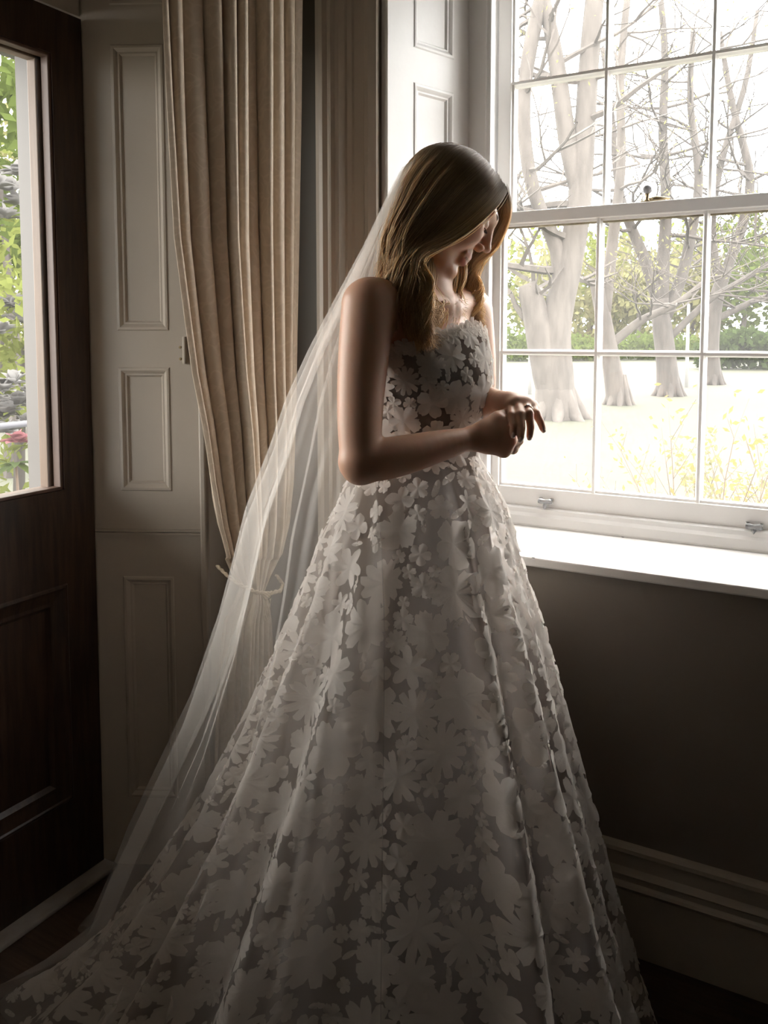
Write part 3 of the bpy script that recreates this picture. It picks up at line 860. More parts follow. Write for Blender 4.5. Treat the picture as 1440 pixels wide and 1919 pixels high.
for k in range(26):
    px, py = nrr.uniform(-60, 70), nrr.choice([nrr.uniform(575, 640), nrr.uniform(740, 800), nrr.uniform(330, 420)])
    bloom(on_x(px, py, -5.4 + nrr.uniform(-.3, .3)), .13, M['petal_white'], 18, wr)
V, F = leaf_quads(blob_points(nrr, wb+np.array([0, 0, 1.3]), (.9, 1.4, 1.3), 2600), .05, nrr, .9); o = mk('foliage', V, F, M['leaf_fresh'], wr); o['kind'] = 'stuff'
b = MB(); b.tube([wb, wb+np.array([0, .05, .9]), wb+np.array([.05, .1, 1.8])], [.05, .04, .02], 7); b.build('trunk', M['bark2'], wr)
for k, (dx, px, r_, mt, lf) in enumerate(((-9, 10, 1.9, 'leaf_mid', 1.9), (-12, 60, 2.6, 'leaf_pale', 1.2), (-14, -20, 3.0, 'leaf_fresh', 1.5))):
    p = on_x(px, 600, dx); p[2] = ZG
    leafy('garden_tree', ['dense green tree overhanging the side garden', 'pale yellow-green tree behind the white blossom', 'fresh green tall tree at the back of the side garden'][k], 'tree', p, (r_, r_, r_), 2600, .10, M[mt], 120+k, None, True, lf)
#@@PART3
# ================================================================== THE BRIDE
BC = np.array([.079, 1.60])                       # body axis (right, depth)
BASE = wor(np.array([BC[0], BC[1], 0.0]))
PERSON = empty('person', BASE, 'bride in a white floral strapless gown and long veil, head bowed, hands clasped', 'person')
TY = R(38)                                        # chest turned this much towards the room
TF = np.array([math.cos(TY), -math.sin(TY)])      # facing
TS = np.array([math.sin(TY), math.cos(TY)])       # her left

# ---------------------------------------------------------------- distance-field modelling of the body
class Field:
    def __init__(s, lo, hi, h):
        s.lo = np.array(lo); s.h = h; s.n = np.ceil((np.array(hi)-s.lo)/h).astype(int)+1
        s.a = np.full(s.n, .04, np.float32)
    def block(s, lo, hi):
        i0 = np.clip(np.floor((np.array(lo)-s.lo)/s.h).astype(int), 0, s.n); i1 = np.clip(np.ceil((np.array(hi)-s.lo)/s.h).astype(int)+1, 0, s.n)
        ax = [(s.lo[k] + s.h*np.arange(i0[k], i1[k])).astype(np.float32) for k in range(3)]
        sl = tuple(slice(i0[k], i1[k]) for k in range(3))
        return sl, ax[0][:, None, None], ax[1][None, :, None], ax[2][None, None, :]
    def put(s, sl, d, k, sub=False):
        a = s.a[sl]
        d = d.astype(np.float32)
        if sub:
            d = -d; h = np.maximum(k-np.abs(a-d), 0)/k; s.a[sl] = np.maximum(a, d) + h*h*k*.25
        elif k <= 0: s.a[sl] = np.minimum(a, d)
        else:
            h = np.maximum(k-np.abs(a-d), 0)/k; s.a[sl] = np.minimum(a, d) - h*h*k*.25
    def cone(s, p, q, r0, r1, k=.012):
        p = np.array(p, float); q = np.array(q, float); m = max(r0, r1)+.03
        sl, X, Y, Z = s.block(np.minimum(p, q)-m, np.maximum(p, q)+m)
        d = q-p; L2 = d@d + 1e-12
        t = np.clip(((X-p[0])*d[0]+(Y-p[1])*d[1]+(Z-p[2])*d[2])/L2, 0, 1)
        D = np.sqrt((X-p[0]-d[0]*t)**2+(Y-p[1]-d[1]*t)**2+(Z-p[2]-d[2]*t)**2) - (r0+(r1-r0)*t)
        s.put(sl, D, k)
    def chain(s, pts, rads, k=.012, n=0):
        pts = np.array(pts, float); rads = np.array(rads, float)
        if n:                                            # smooth curve through the joints
            t = np.linspace(0, len(pts)-1, n); kk = np.arange(len(pts))
            P = np.stack([np.interp(t, kk, pts[:, i]) for i in range(3)], 1); r = np.interp(t, kk, rads)
            for _ in range(max(2, n//(len(pts)*2))):
                P[1:-1] = (P[:-2]+2*P[1:-1]+P[2:])/4; r[1:-1] = (r[:-2]+2*r[1:-1]+r[2:])/4
            pts, rads = P, r
        f = Field.__new__(Field); f.lo, f.h, f.n = s.lo, s.h, s.n; m = rads.max()+.035
        lo, hi = pts.min(0)-m, pts.max(0)+m
        sl, X, Y, Z = s.block(lo, hi); best = None
        for i in range(len(pts)-1):
            p, q = pts[i], pts[i+1]; d = q-p; L2 = d@d+1e-12
            t = np.clip(((X-p[0])*d[0]+(Y-p[1])*d[1]+(Z-p[2])*d[2])/L2, 0, 1)
            D = np.sqrt((X-p[0]-d[0]*t)**2+(Y-p[1]-d[1]*t)**2+(Z-p[2]-d[2]*t)**2)-(rads[i]+(rads[i+1]-rads[i])*t)
            best = D if best is None else np.minimum(best, D)
        s.put(sl, best, k)
    def ell(s, c, r, A=None, k=.02, sub=False):
        c = np.array(c, float); r = np.array(r, float); m = r.max()+.03
        sl, X, Y, Z = s.block(c-m, c+m)
        x, y, z = X-c[0], Y-c[1], Z-c[2]
        if A is None: A = np.eye(3)
        u = [(A[i][0]*x+A[i][1]*y+A[i][2]*z)/r[i] for i in range(3)]
        k0 = np.sqrt(u[0]**2+u[1]**2+u[2]**2)
        k1 = np.sqrt((u[0]/r[0])**2+(u[1]/r[1])**2+(u[2]/r[2])**2)+1e-6
        s.put(sl, k0*(k0-1)/k1, k, sub)
    def mesh(s):
        a = s.a; a[0] = a[-1] = .02; a[:, 0] = a[:, -1] = .02; a[:, :, 0] = a[:, :, -1] = .02
        ins = a < 0
        c = ins[:-1, :-1, :-1].astype(np.int8)
        tot = np.zeros(c.shape, np.int8)
        for dx in (0, 1):
            for dy in (0, 1):
                for dz in (0, 1):
                    tot += ins[dx:ins.shape[0]-1+dx, dy:ins.shape[1]-1+dy, dz:ins.shape[2]-1+dz]
        act = (tot > 0) & (tot < 8)
        I = np.argwhere(act); idx = np.full(act.shape, -1, np.int32); idx[act] = np.arange(len(I))
        cor = [(dx, dy, dz) for dx in (0, 1) for dy in (0, 1) for dz in (0, 1)]
        val = {q: a[I[:, 0]+q[0], I[:, 1]+q[1], I[:, 2]+q[2]] for q in cor}
        acc = np.zeros((len(I), 3)); cnt = np.zeros(len(I))
        for q in cor:
            for ax in range(3):
                if q[ax] == 0:
                    q2 = tuple(q[i]+(1 if i == ax else 0) for i in range(3))
                    v0, v1 = val[q], val[q2]; cr_ = (v0 < 0) != (v1 < 0)
                    t = np.where(cr_, v0/np.where(cr_, v0-v1, 1), 0)
                    p = np.tile(np.array(q, float), (len(I), 1)); p[:, ax] += t
                    acc[cr_] += p[cr_]; cnt[cr_] += 1
        Vv = s.lo + s.h*(I + acc/cnt[:, None])
        Q = []
        for ax in range(3):
            o1, o2 = [(1, 2), (2, 0), (0, 1)][ax]
            sl0 = [slice(None)]*3; sl1 = [slice(None)]*3
            sl0[ax] = slice(0, -1); sl1[ax] = slice(1, None)
            s0, s1 = ins[tuple(sl0)], ins[tuple(sl1)]
            E_ = np.argwhere(s0 != s1)
            E_ = E_[(E_[:, o1] > 0) & (E_[:, o2] > 0) & (E_[:, o1] < a.shape[o1]-1) & (E_[:, o2] < a.shape[o2]-1)]
            fl = s0[tuple(E_.T)]
            def cell(a1, a2):
                e = E_.copy(); e[:, o1] += a1; e[:, o2] += a2; return idx[tuple(e.T)]
            q = np.stack([cell(-1, -1), cell(0, -1), cell(0, 0), cell(-1, 0)], 1)
            q[~fl] = q[~fl][:, ::-1]
            Q.append(q)
        return Vv, np.concatenate(Q)

fb = Field((-.13, 1.33, 1.03), (.325, 1.80, 1.70), .0022)
def T3(f, s_, z):       # torso frame -> level frame
    return np.array([BC[0]+TF[0]*f+TS[0]*s_, BC[1]+TF[1]*f+TS[1]*s_, z])
AT = [[TF[0], TF[1], 0], [TS[0], TS[1], 0], [0, 0, 1]]
fb.ell(T3(-.005, 0, 1.20), (.092, .118, .20), AT, .02)
fb.ell(T3(-.012, 0, 1.31), (.080, .135, .105), AT, .04)
for sd in (-1, 1):
    fb.ell(T3(.056, sd*.058, 1.255), (.040, .048, .052), AT, .02)
    fb.cone(T3(-.012, sd*.02, 1.405), T3(-.005, sd*.140, 1.385), .042, .038, .05)          # shoulder girdle
    fb.cone(T3(.055, sd*.015, 1.382), T3(.03, sd*.130, 1.402), .010, .010, .03)            # collar bones
    fb.cone(T3(-.045, sd*.04, 1.36), T3(-.05, sd*.09, 1.25), .045, .045, .05)              # shoulder blades
HC = L(844, 376, 1.60)                                                                     # head centre
fb.cone(T3(-.025, 0, 1.385), T3(-.018, 0, 1.43), .056, .047, .04)
fb.cone(T3(-.018, 0, 1.43), HC+np.array([-.058, .005, -.045]), .046, .045, .02)
# arms
shn = L(690, 572, 1.462); shf = T3(-.005, .170, 1.378)
up = [shn, L(684, 640, 1.45), L(677, 720, 1.435), L(674, 800, 1.415), L(677, 858, 1.402)]
fb.chain(up, [.046, .045, .0415, .038, .0355], .03, 14)
el = L(672, 868, 1.405)
fa = [L(680, 862, 1.402), L(712, 862, 1.408), L(770, 850, 1.425), L(830, 834, 1.45), L(872, 824, 1.47), L(890, 821, 1.478)]
fb.chain(fa, [.0355, .0370, .0335, .0270, .0210, .0195], .008, 18)
fb.cone(el, el+np.array([.003, 0, -.004]), .0330, .0335, .01)
# far arm
uf = [shf, T3(.0, .180, 1.30), T3(.01, .178, 1.20), L(868, 790, 1.715)]
fb.chain(uf, [.044, .042, .038, .035], .03, 12)
ff = [L(868, 788, 1.715), L(890, 768, 1.66), L(908, 752, 1.61), L(930, 754, 1.565), L(940, 757, 1.55)]
fb.chain(ff, [.035, .036, .031, .0245, .0215], .008, 16)

# ---- right hand: back of the hand to the camera, fingers folded round the other hand
fh = Field((-.13, 1.33, 1.03), (.325, 1.80, 1.70), .0022)
def hand(fl, wrist, mcs, fingers, thumb, kr=.0125, fr=(.0092, .0084, .0074, .0060)):
    for m in mcs: fl.cone(wrist + (m-wrist)*.05, m, .0150, kr*.92, .018)
    for i in range(len(mcs)-1): fl.cone(mcs[i], mcs[i+1], kr*.8, kr*.8, .012)
    for i in range(len(mcs)-1): fl.cone(wrist+(mcs[i]-wrist)*.5, wrist+(mcs[i+1]-wrist)*.5, .0145, .0145, .014)
    for m, f_ in zip(mcs, fingers):
        fl.cone(m, m, kr*.86, kr*.86, .006)
        fl.chain([m] + list(f_), [fr[0], fr[1], fr[2], fr[3]], .004)
        fl.cone(f_[0], f_[0], fr[1]*1.08, fr[1]*1.08, .003)
    fl.chain(list(thumb), [.0145, .0115, .0095, .0075], .010)
wr_ = L(888, 821, 1.478)
mc_r = [L(938, 789, 1.478), L(950, 805, 1.470), L(953, 825, 1.470), L(944, 844, 1.476)]
fg_r = [[L(958, 793, 1.502), L(966, 805, 1.520), L(956, 812, 1.530)],
        [L(968, 810, 1.498), L(972, 812, 1.520), L(962, 808, 1.530)],
        [L(972, 826, 1.495), L(976, 818, 1.515), L(966, 812, 1.525)],
        [L(962, 842, 1.492), L(970, 832, 1.508), L(964, 822, 1.518)]]
th_r = [L(905, 806, 1.482), L(932, 782, 1.492), L(956, 774, 1.500), L(972, 778, 1.500)]
hand(fh, wr_, mc_r, fg_r, th_r)
fb.a = np.minimum(fb.a, fh.a) - np.maximum(.008-np.abs(fb.a-fh.a), 0)**2/.008*.25*(np.abs(fb.a-fh.a) < .008)
# ---- left hand: laid over it, fingers hanging towards the camera
fh2 = Field((-.13, 1.33, 1.03), (.325, 1.80, 1.70), .0022)
wl_ = L(938, 755, 1.553)
mc_l = [L(957, 762, 1.508), L(971, 757, 1.506), L(985, 757, 1.510), L(997, 762, 1.520)]
fg_l = [[L(960, 779, 1.466), L(963, 798, 1.449), L(962, 814, 1.449)],
        [L(976, 777, 1.460), L(978, 802, 1.445), L(976, 822, 1.447)],
        [L(992, 775, 1.464), L(995, 800, 1.454), L(993, 818, 1.457)],
        [L(1005, 775, 1.488), L(1013, 790, 1.480), L(1018, 804, 1.480)]]
th_l = [L(945, 764, 1.535), L(952, 775, 1.515), L(958, 786, 1.512), L(962, 794, 1.512)]
hand(fh2, wl_, mc_l, fg_l, th_l, kr=.0112, fr=(.0084, .0077, .0070, .0058))
fb.a = np.minimum(fb.a, fh2.a)
del fh, fh2

# ---- head
HP, HY = R(37), R(4)
def Hd(x, y, z):
    """head frame (forward, her left, up) -> level frame"""
    X = x*math.cos(HP) + z*math.sin(HP); Z = -x*math.sin(HP) + z*math.cos(HP)
    return HC + np.array([X*math.cos(HY) - y*math.sin(HY), X*math.sin(HY) + y*math.cos(HY), Z])
hx = Hd(1, 0, 0)-HC; hy = Hd(0, 1, 0)-HC; hz_ = Hd(0, 0, 1)-HC
AH = [hx, hy, hz_]
CRC, CRR = (-.006, 0, .010), np.array([.089, .071, .078])
fb.ell(Hd(*CRC), CRR, AH, .02)
fb.ell(Hd(.030, 0, -.030), (.058, .054, .078), AH, .03)
for sd in (-1, 1):
    fb.cone(Hd(-.005, sd*.050, -.055), Hd(.055, sd*.018, -.100), .020, .016, .02)
    fb.ell(Hd(.055, sd*.036, -.030), (.030, .022, .028), AH, .02)
    fb.cone(Hd(.084, sd*.006, .022), Hd(.070, sd*.046, .020), .010, .010, .012)
fb.ell(Hd(.077, 0, -.105), (.017, .021, .0155), AH, .014)
fb.ell(Hd(.084, 0, -.066), (.012, .022, .020), AH, .010)
for sd in (-1, 1): fb.ell(Hd(.090, sd*.030, -.002), (.014, .017, .011), AH, .010, sub=True)
fb.cone(Hd(.088, 0, .012), Hd(.107, 0, -.026), .0070, .0082, .012)
fb.ell(Hd(.109, 0, -.0295), (.0095, .0092, .0080), AH, .006)
for sd in (-1, 1):
    fb.ell(Hd(.097, sd*.0120, -.0365), (.0095, .0065, .0068), AH, .005)
    fb.ell(Hd(.0735, sd*.030, -.003), (.0118, .0135, .0108), AH, .004)
    fb.cone(Hd(.0915, 0, -.0635), Hd(.081, sd*.026, -.062), .0052, .0026, .005)
    fb.cone(Hd(.0900, 0, -.0760), Hd(.080, sd*.024, -.069), .0060, .0026, .005)
    fb.ell(Hd(-.010, sd*.074, -.010), (.018, .007, .030), AH, .006)      # ears under the hair
BV, BF = fb.mesh()
del fb
# light relax
def relax(V, Q, it=2, lam=.45):
    e = np.concatenate([Q[:, [0, 1]], Q[:, [1, 2]], Q[:, [2, 3]], Q[:, [3, 0]]])
    n = len(V)
    deg = np.bincount(e.ravel(), minlength=n).astype(float)
    for _ in range(it):
        s_ = np.stack([np.bincount(e[:, 0], V[e[:, 1], k], n) + np.bincount(e[:, 1], V[e[:, 0], k], n) for k in range(3)], 1)
        V = V + lam*(s_/np.maximum(deg, 1)[:, None]-V)
    return V
BV = relax(BV, BF, 2)
tone = np.tile(np.array([.60, .36, .25]), (len(BV), 1))
def mask_near(pts, r0):
    d = np.full(len(BV), 9.)
    for p in pts: d = np.minimum(d, np.linalg.norm(BV-p, axis=1))
    return np.clip(1-d/r0, 0, 1)[:, None]
lips = [Hd(.094-.010*abs(t)**1.5, t*.022, z) for t in np.linspace(-1, 1, 11) for z in (-.062, -.079)]
mk_l = np.clip(mask_near(lips, .0085)*1.8, 0, .85)
tone = tone*(1-mk_l) + np.array([.50, .20, .17])*mk_l
mouth = [Hd(.096-.010*abs(t)**1.5, t*.020, -.0700) for t in np.linspace(-1, 1, 11)]
mm = np.clip(mask_near(mouth, .0040)*2.2, 0, .8); tone = tone*(1-mm)+np.array([.16, .05, .045])*mm
ck = mask_near([Hd(.075, s_*.045, -.03) for s_ in (-1, 1)], .03)*.35; tone = tone*(1-ck)+np.array([.62, .30, .23])*ck
kn = mask_near(mc_r+mc_l+[f[0] for f in fg_r+fg_l]+[f[2] for f in fg_l], .014)*.35; tone = tone*(1-kn)+np.array([.58, .29, .21])*kn
mk('body', wor(BV), BF, M['skin'], PERSON, smooth=True, attr={'tone': tone})
# nails
for f_ in fg_l:
    d = f_[2]-f_[1]; d /= np.linalg.norm(d); nrm = np.array([-.15, -1, .1]); nrm -= d*(nrm@d); nrm /= np.linalg.norm(nrm); sd = np.cross(d, nrm)
    V = []
    for i in range(7):
        for j in range(5):
            a = (j-2)/2*1.0; t = (i/6-.45)
            ww = .0048*(1-.35*(2*abs(i/6-.5))**4)
            V.append(f_[2]+d*(t*.011+.0005)+sd*ww*math.sin(a)+nrm*(.0062*math.cos(a)-.0003-.8*max(0, t)**2*.012))
    mk('fingernail', wor(V), grid_faces(7, 5), M['nail'], PERSON, smooth=True, solid=.0004)
# eyelashes, brows
for sd in (-1, 1):
    b = MB()
    for t in np.linspace(-1, 1, 15):
        p = Hd(.0835-.006*t*t, sd*(.030+.012*t), -.0085); q = p + (hx*.85-hz_*.45+hy*sd*t*.5)*.0085
        b.tube(wor([p, (p+q)/2-hz_*.0008, q]), [.0006, .0005, .0002], 4)
    b.build('eyelashes', M['lash'], PERSON)['kind'] = 'stuff'
    b = MB(); pts = [Hd(.0915-.016*t**2-.002*t, sd*(.010+.036*t), .021+.004*math.sin(t*2.6)) for t in np.linspace(0, 1, 8)]
    b.tube(wor(pts), [.0016, .0022, .0024, .0024, .0022, .0019, .0014, .0006], 6); b.build('eyebrow', M['brow'], PERSON, smooth=True)
# ring and bracelet
rc = (mc_l[2]*.35 + fg_l[2][0]*.65); rd = fg_l[2][0]-mc_l[2]; rd /= np.linalg.norm(rd)
def ring_pts(c, d, r_, n=28, sq=1):
    t = np.array([0, 0, 1.0]) if abs(d[2]) < .8 else np.array([1.0, 0, 0])
    e1 = np.cross(d, t); e1 /= np.linalg.norm(e1); e2 = np.cross(d, e1)
    return np.array([c+e1*r_*math.cos(a)+e2*r_*sq*math.sin(a) for a in np.linspace(0, 2*math.pi, n)])
b = MB(); b.tube(wor(ring_pts(rc, rd, .0087)), .0011, 6, False); rg = b.build('ring', M['silver'], PERSON, smooth=True)
stp = rc + np.array([0, -.3, 1.0])/1.044*.0100
b = MB(); b.lathe(wor(stp), wor(np.array([0, -.3, 1.0])), [(-.002, .0002), (0, .0034), (.0014, .0024), (.0015, .0002)], 10); b.build('stone', M['crystal'], rg)
bc_ = L(886, 821, 1.477); bd = fa[-1]-fa[-3]; bd /= np.linalg.norm(bd)
b = MB(); b.tube(wor(ring_pts(bc_, bd, .0208)), .0006, 5, False); b.build('bracelet', M['gold'], PERSON, smooth=True)

# ---------------------------------------------------------------- the gown as one parametric surface
ZWST = 1.100
zr = np.array([0, .04, .193, .295, .44, .59, .796, .868, 1.0, 1.05, 1.10])
xr_t = np.array([.425, .411, .372, .343, .308, .268, .214, .188, .152, .128, .097])
zl = np.array([0, .05, .071, .152, .285, .44, .59, .765, .868, .94, .99, 1.04, 1.07, 1.10])
xl_t = np.array([.80, .72, .69, .60, .508, .411, .334, .258, .217, .193, .169, .150, .132, .100])
zn = np.array([0, .2, .5, .8, 1.0, 1.06, 1.10])
yn_t = np.array([.50, .44, .355, .262, .185, .150, .108])
yf_t = np.array([.34, .31, .27, .22, .165, .135, .102]); yfl_t = np.array([.10, .12, .155, .165, .150, .130, .102])
ridges = [(-68, 5.5, 1.7), (-46, 6.5, 1.3), (-30, 7, .8), (-12, 7, .9), (8, 7, .8), (27, 7, .7), (46, 7, .8), (68, 8, .8), (92, 8, .8), (116, 8, .8), (140, 8, .8), (160, 7, .9),
          (-180+3, 7, .9), (-163, 6, 1.0), (-145, 6, 1.2), (-121, 6.5, 1.5), (-96, 9, .35)]
def folds(phi):
    d = np.degrees(phi); g = np.zeros_like(d)
    for c, s_, w_ in ridges:
        dd = (d-c+180) % 360-180
        g = g + w_*np.exp(-(dd/s_)**2)
    return g - .45
def skirt(phi, z, grow=0.0, foldk=1.0):
    phi = np.asarray(phi, float); z = np.asarray(z, float)
    c, s_ = np.cos(phi), np.sin(phi)
    rx = np.where(c > 0, np.interp(z, zr, xr_t), np.interp(z, zl, xl_t)); kl = .5+.5*np.tanh(c*3)
    ry_ = np.where(s_ < 0, np.interp(z, zn, yn_t), np.interp(z, zn, yf_t)*kl + np.interp(z, zn, yfl_t)*(1-kl))
    # blend the four quarters smoothly
    A = np.interp(z, [0, .3, .8, 1.0, 1.10], [.15, .125, .10, .07, .018])*foldk
    tw = phi + .05*np.sin(phi*3+z*4)
    m = 1 + A*folds(tw)
    x = BC[0] + (rx+grow)*m*c; y = BC[1] + (ry_+grow)*m*s_
    # stay clear of the wall under the window
    wy = x*rt2[1] + y*cw2[1]
    lim = 1.715
    over = np.maximum(wy-lim, 0)
    x = x - over*rt2[1]*0.9; y = y - over*cw2[1]*0.9
    return np.stack([x, y, z + np.zeros_like(x)], -1)
zb = np.array([1.07, 1.10, 1.14, 1.19, 1.24, 1.28, 1.32, 1.345])
ba = np.array([.098, .097, .101, .110, .124, .120, .108, .100])     # half depth to the front
bb_ = np.array([.098, .097, .097, .096, .095, .092, .088, .086])    # to the back
bs = np.array([.112, .112, .116, .124, .133, .136, .137, .138])     # half width
def bodice(phi, z, grow=0.0):
    """phi measured in the level frame like the skirt's"""
    ps = phi + TY
    f = np.cos(ps); s_ = np.sin(ps)
    a = np.where(f > 0, np.interp(z, zb, ba), np.interp(z, zb, bb_)) + grow; w_ = np.interp(z, zb, bs) + grow
    return np.stack([BC[0]+TF[0]*f*a+TS[0]*s_*w_, BC[1]+TF[1]*f*a+TS[1]*s_*w_, z+np.zeros_like(f*1.0)], -1)
def ztop(phi):
    ps = phi + TY
    return 1.300 + .040*np.clip(np.cos(ps), -.3, 1) + .006*np.cos(2*ps)
def gown(phi, z, grow=0.0):
    z = np.asarray(z, float)
    k = np.clip((z-1.085)/.03, 0, 1)[..., None]
    return skirt(phi, np.minimum(z, 1.10), grow)*(1-k) + bodice(phi, np.maximum(z, 1.07), grow)*k

NP = 360
ph = np.linspace(-math.pi, math.pi, NP, endpoint=False)
zs_ = np.concatenate([np.linspace(.004, 1.06, 90), np.linspace(1.07, 1.13, 10)])
GV = np.stack([gown(ph, np.full(NP, z)) for z in zs_])
zb_rows = np.linspace(0, 1, 24)[1:]
BVr = np.stack([gown(ph, 1.13+(ztop(ph)-1.13)*t) for t in zb_rows])
GV = np.concatenate([GV, BVr])
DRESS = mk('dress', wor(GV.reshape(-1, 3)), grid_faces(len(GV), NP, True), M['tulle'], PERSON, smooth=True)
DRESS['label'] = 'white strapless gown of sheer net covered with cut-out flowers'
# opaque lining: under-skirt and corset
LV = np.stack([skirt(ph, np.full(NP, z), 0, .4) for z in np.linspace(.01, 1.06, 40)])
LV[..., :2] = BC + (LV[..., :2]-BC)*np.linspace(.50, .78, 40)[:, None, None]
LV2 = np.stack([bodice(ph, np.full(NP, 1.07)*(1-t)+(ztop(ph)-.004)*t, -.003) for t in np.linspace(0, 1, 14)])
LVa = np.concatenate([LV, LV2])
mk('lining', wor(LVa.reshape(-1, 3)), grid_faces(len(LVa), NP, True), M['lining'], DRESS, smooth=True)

# ---------------------------------------------------------------- cut-out flowers sewn over it
def flower_outline(kind, rnd, n):
    th = np.linspace(0, 2*math.pi, n, endpoint=False)
    if kind == 0:      # five broad rounded petals
        k = 5; r = .62+.38*np.abs(np.cos(k*th/2))**.6; r -= .06*np.abs(np.cos(k*th/2))**14
    elif kind == 1:    # many-petalled daisy with notched tips
        k = rnd.choice([8, 9, 10, 11]); r = .55+.45*np.abs(np.cos(k*th/2))**.6; r -= .08*np.abs(np.cos(k*th/2))**20
    elif kind == 2:    # ragged hibiscus
        k = 5; r = .62+.33*np.abs(np.cos(k*th/2))**.5 + .045*np.cos(k*5*th)
    elif kind == 3:    # six narrow petals
        k = 6; r = .40+.60*np.abs(np.cos(k*th/2))**.9
    elif kind == 4:    # leaf
        r = .36/np.sqrt((.36*np.cos(th))**2+np.sin(th)**2)*(.9+.1*np.abs(np.cos(th))**6)
    else:              # four-petal blossom
        k = 4; r = .52+.48*np.abs(np.cos(k*th/2))**.6
    return th, r
def make_flower(phi0, z0, r_, kind, rnd, surf=gown, zmax=None):
    n = {0: 50, 1: 66, 2: 60, 3: 54, 4: 24, 5: 40}[kind]
    th, rr = flower_outline(kind, rnd, n)
    rot = rnd.uniform(0, 6.28); rr = rr*r_*(1+.06*np.array([rnd.uniform(-1, 1) for _ in range(n)])*(kind != 4))
    rings = [0.0, .5, 1.0]; du = [0.0]; dv = [0.0]; lift = [.0045]
    curl = rnd.uniform(.05, .35)*.04 if rnd.random() < .88 else .016
    pk = rnd.uniform(0, 6.28)
    for q in rings[1:]:
        a = th+rot
        du += list(rr*q*np.cos(a)); dv += list(rr*q*np.sin(a))
        lift += list(.0035 + (q**2)*r_*curl*2.0*(1+.8*np.sin(2*a+pk)) + q*.0012*np.cos(5*th))
    du, dv, lift = np.array(du), np.array(dv), np.array(lift)
    e = 1e-3
    p0 = surf(np.array([phi0]), np.array([z0]))[0]
    dpu = np.linalg.norm(surf(np.array([phi0+e]), np.array([z0]))[0]-p0)/e
    dpv = np.linalg.norm(surf(np.array([phi0]), np.array([z0+e]))[0]-p0)/e
    pp_, zz_ = phi0+du/max(dpu, .03), np.maximum(z0+dv/max(dpv, .3), .003)
    if zmax is not None: zz_ = np.minimum(zz_, zmax)
    P = surf(pp_, zz_)
    Pu = surf(pp_+e*8, zz_)-surf(pp_-e*8, zz_); Pv = surf(pp_, zz_+e*4)-surf(pp_, zz_-e*4)
    nn = np.cross(Pu, Pv); nn /= np.linalg.norm(nn, axis=1)[:, None]+1e-9
    V = P + nn*lift[:, None]
    F = [(0, 1+i, 1+(i+1) % n) for i in range(n)] + [(1+i, 1+n+i, 1+n+(i+1) % n, 1+(i+1) % n) for i in range(n)]
    return V, F
rnd = random.Random(21)
acc_p = np.zeros((0, 3)); acc_r = np.zeros(0); flowers = []
def try_place(n_try, r_lo, r_hi, zlo, zhi, kinds, gap, philo=-math.pi, phihi=math.pi):
    global acc_p, acc_r
    for _ in range(n_try):
        z0 = zlo+(zhi-zlo)*(1-rnd.random()**.72) if zhi < 1.1 else rnd.uniform(zlo, zhi)
        p0 = rnd.uniform(philo, phihi); r_ = rnd.uniform(r_lo, r_hi)
        if zhi > 1.1 and z0 > float(ztop(np.array([p0]))[0])-.004: continue
        P = gown(np.array([p0]), np.array([z0]))[0]
        if len(acc_p):
            d = np.linalg.norm(acc_p-P, axis=1)
            if np.any(d < (acc_r+r_)*gap): continue
        acc_p = np.vstack([acc_p, P]); acc_r = np.append(acc_r, r_)
        k = rnd.choice(kinds)
        flowers.append((p0, z0, r_*(1.15 if k == 4 else 1), k, P))
try_place(900, .042, .052, .03, 1.02, [1, 0, 2, 1, 1], .78)
try_place(1600, .032, .042, .02, 1.05, [1, 1, 2, 0, 1, 3], .74)
try_place(500, .026, .040, 1.09, 1.34, [0, 1, 2, 1], .70)
try_place(6000, .019, .027, .01, 1.075, [0, 2, 1, 3, 5], .75)
try_place(11000, .011, .017, .01, 1.085, [5, 0, 4, 4], .80)
try_place(1800, .012, .018, 1.09, 1.34, [5, 0, 4], .70)
# small petals standing up along the neckline
for k in range(70):
    p0 = -math.pi + 2*math.pi*k/70 + rnd.uniform(-.03, .03)
    z0 = float(ztop(np.array([p0]))[0]) - rnd.uniform(.0, .012)
    flowers.append((p0, z0, rnd.uniform(.011, .018), rnd.choice([5, 0, 0]), gown(np.array([p0]), np.array([z0]))[0]))
def shown(f_):
    P = f_[4]; w_ = gown(np.array([f_[0]]), np.array([f_[1]]))[0]
    e = 1e-2
    Pu = gown(np.array([f_[0]+e]), np.array([f_[1]]))[0]-w_; Pv = gown(np.array([f_[0]]), np.array([f_[1]+e]))[0]-w_
    nn = np.cross(Pu, Pv); nn /= np.linalg.norm(nn)+1e-9
    vd = np.array([0, 0, CAMH])-P; dist = np.linalg.norm(vd); fc = (nn@vd)/dist
    py = 630+(CAMH-P[2])*FPX/P[1]
    return (f_[2]/dist*max(fc, 0)) if py < 1930 else 0.0
order = sorted(range(len(flowers)), key=lambda i: -shown(flowers[i]))
rest = MB()
for rank, i in enumerate(order):
    p0, z0, r_, kd, P = flowers[i]
    V, F = make_flower(p0, z0, r_, kd, rnd)
    if rank < 300:
        mk('flower' if kd != 4 else 'leaf_cutout', wor(V), F, M['petal'], DRESS, smooth=True)
    else:
        rest.add(wor(V), F)
o = rest.build('small_flowers', M['petal'], DRESS, smooth=True); o['kind'] = 'stuff'

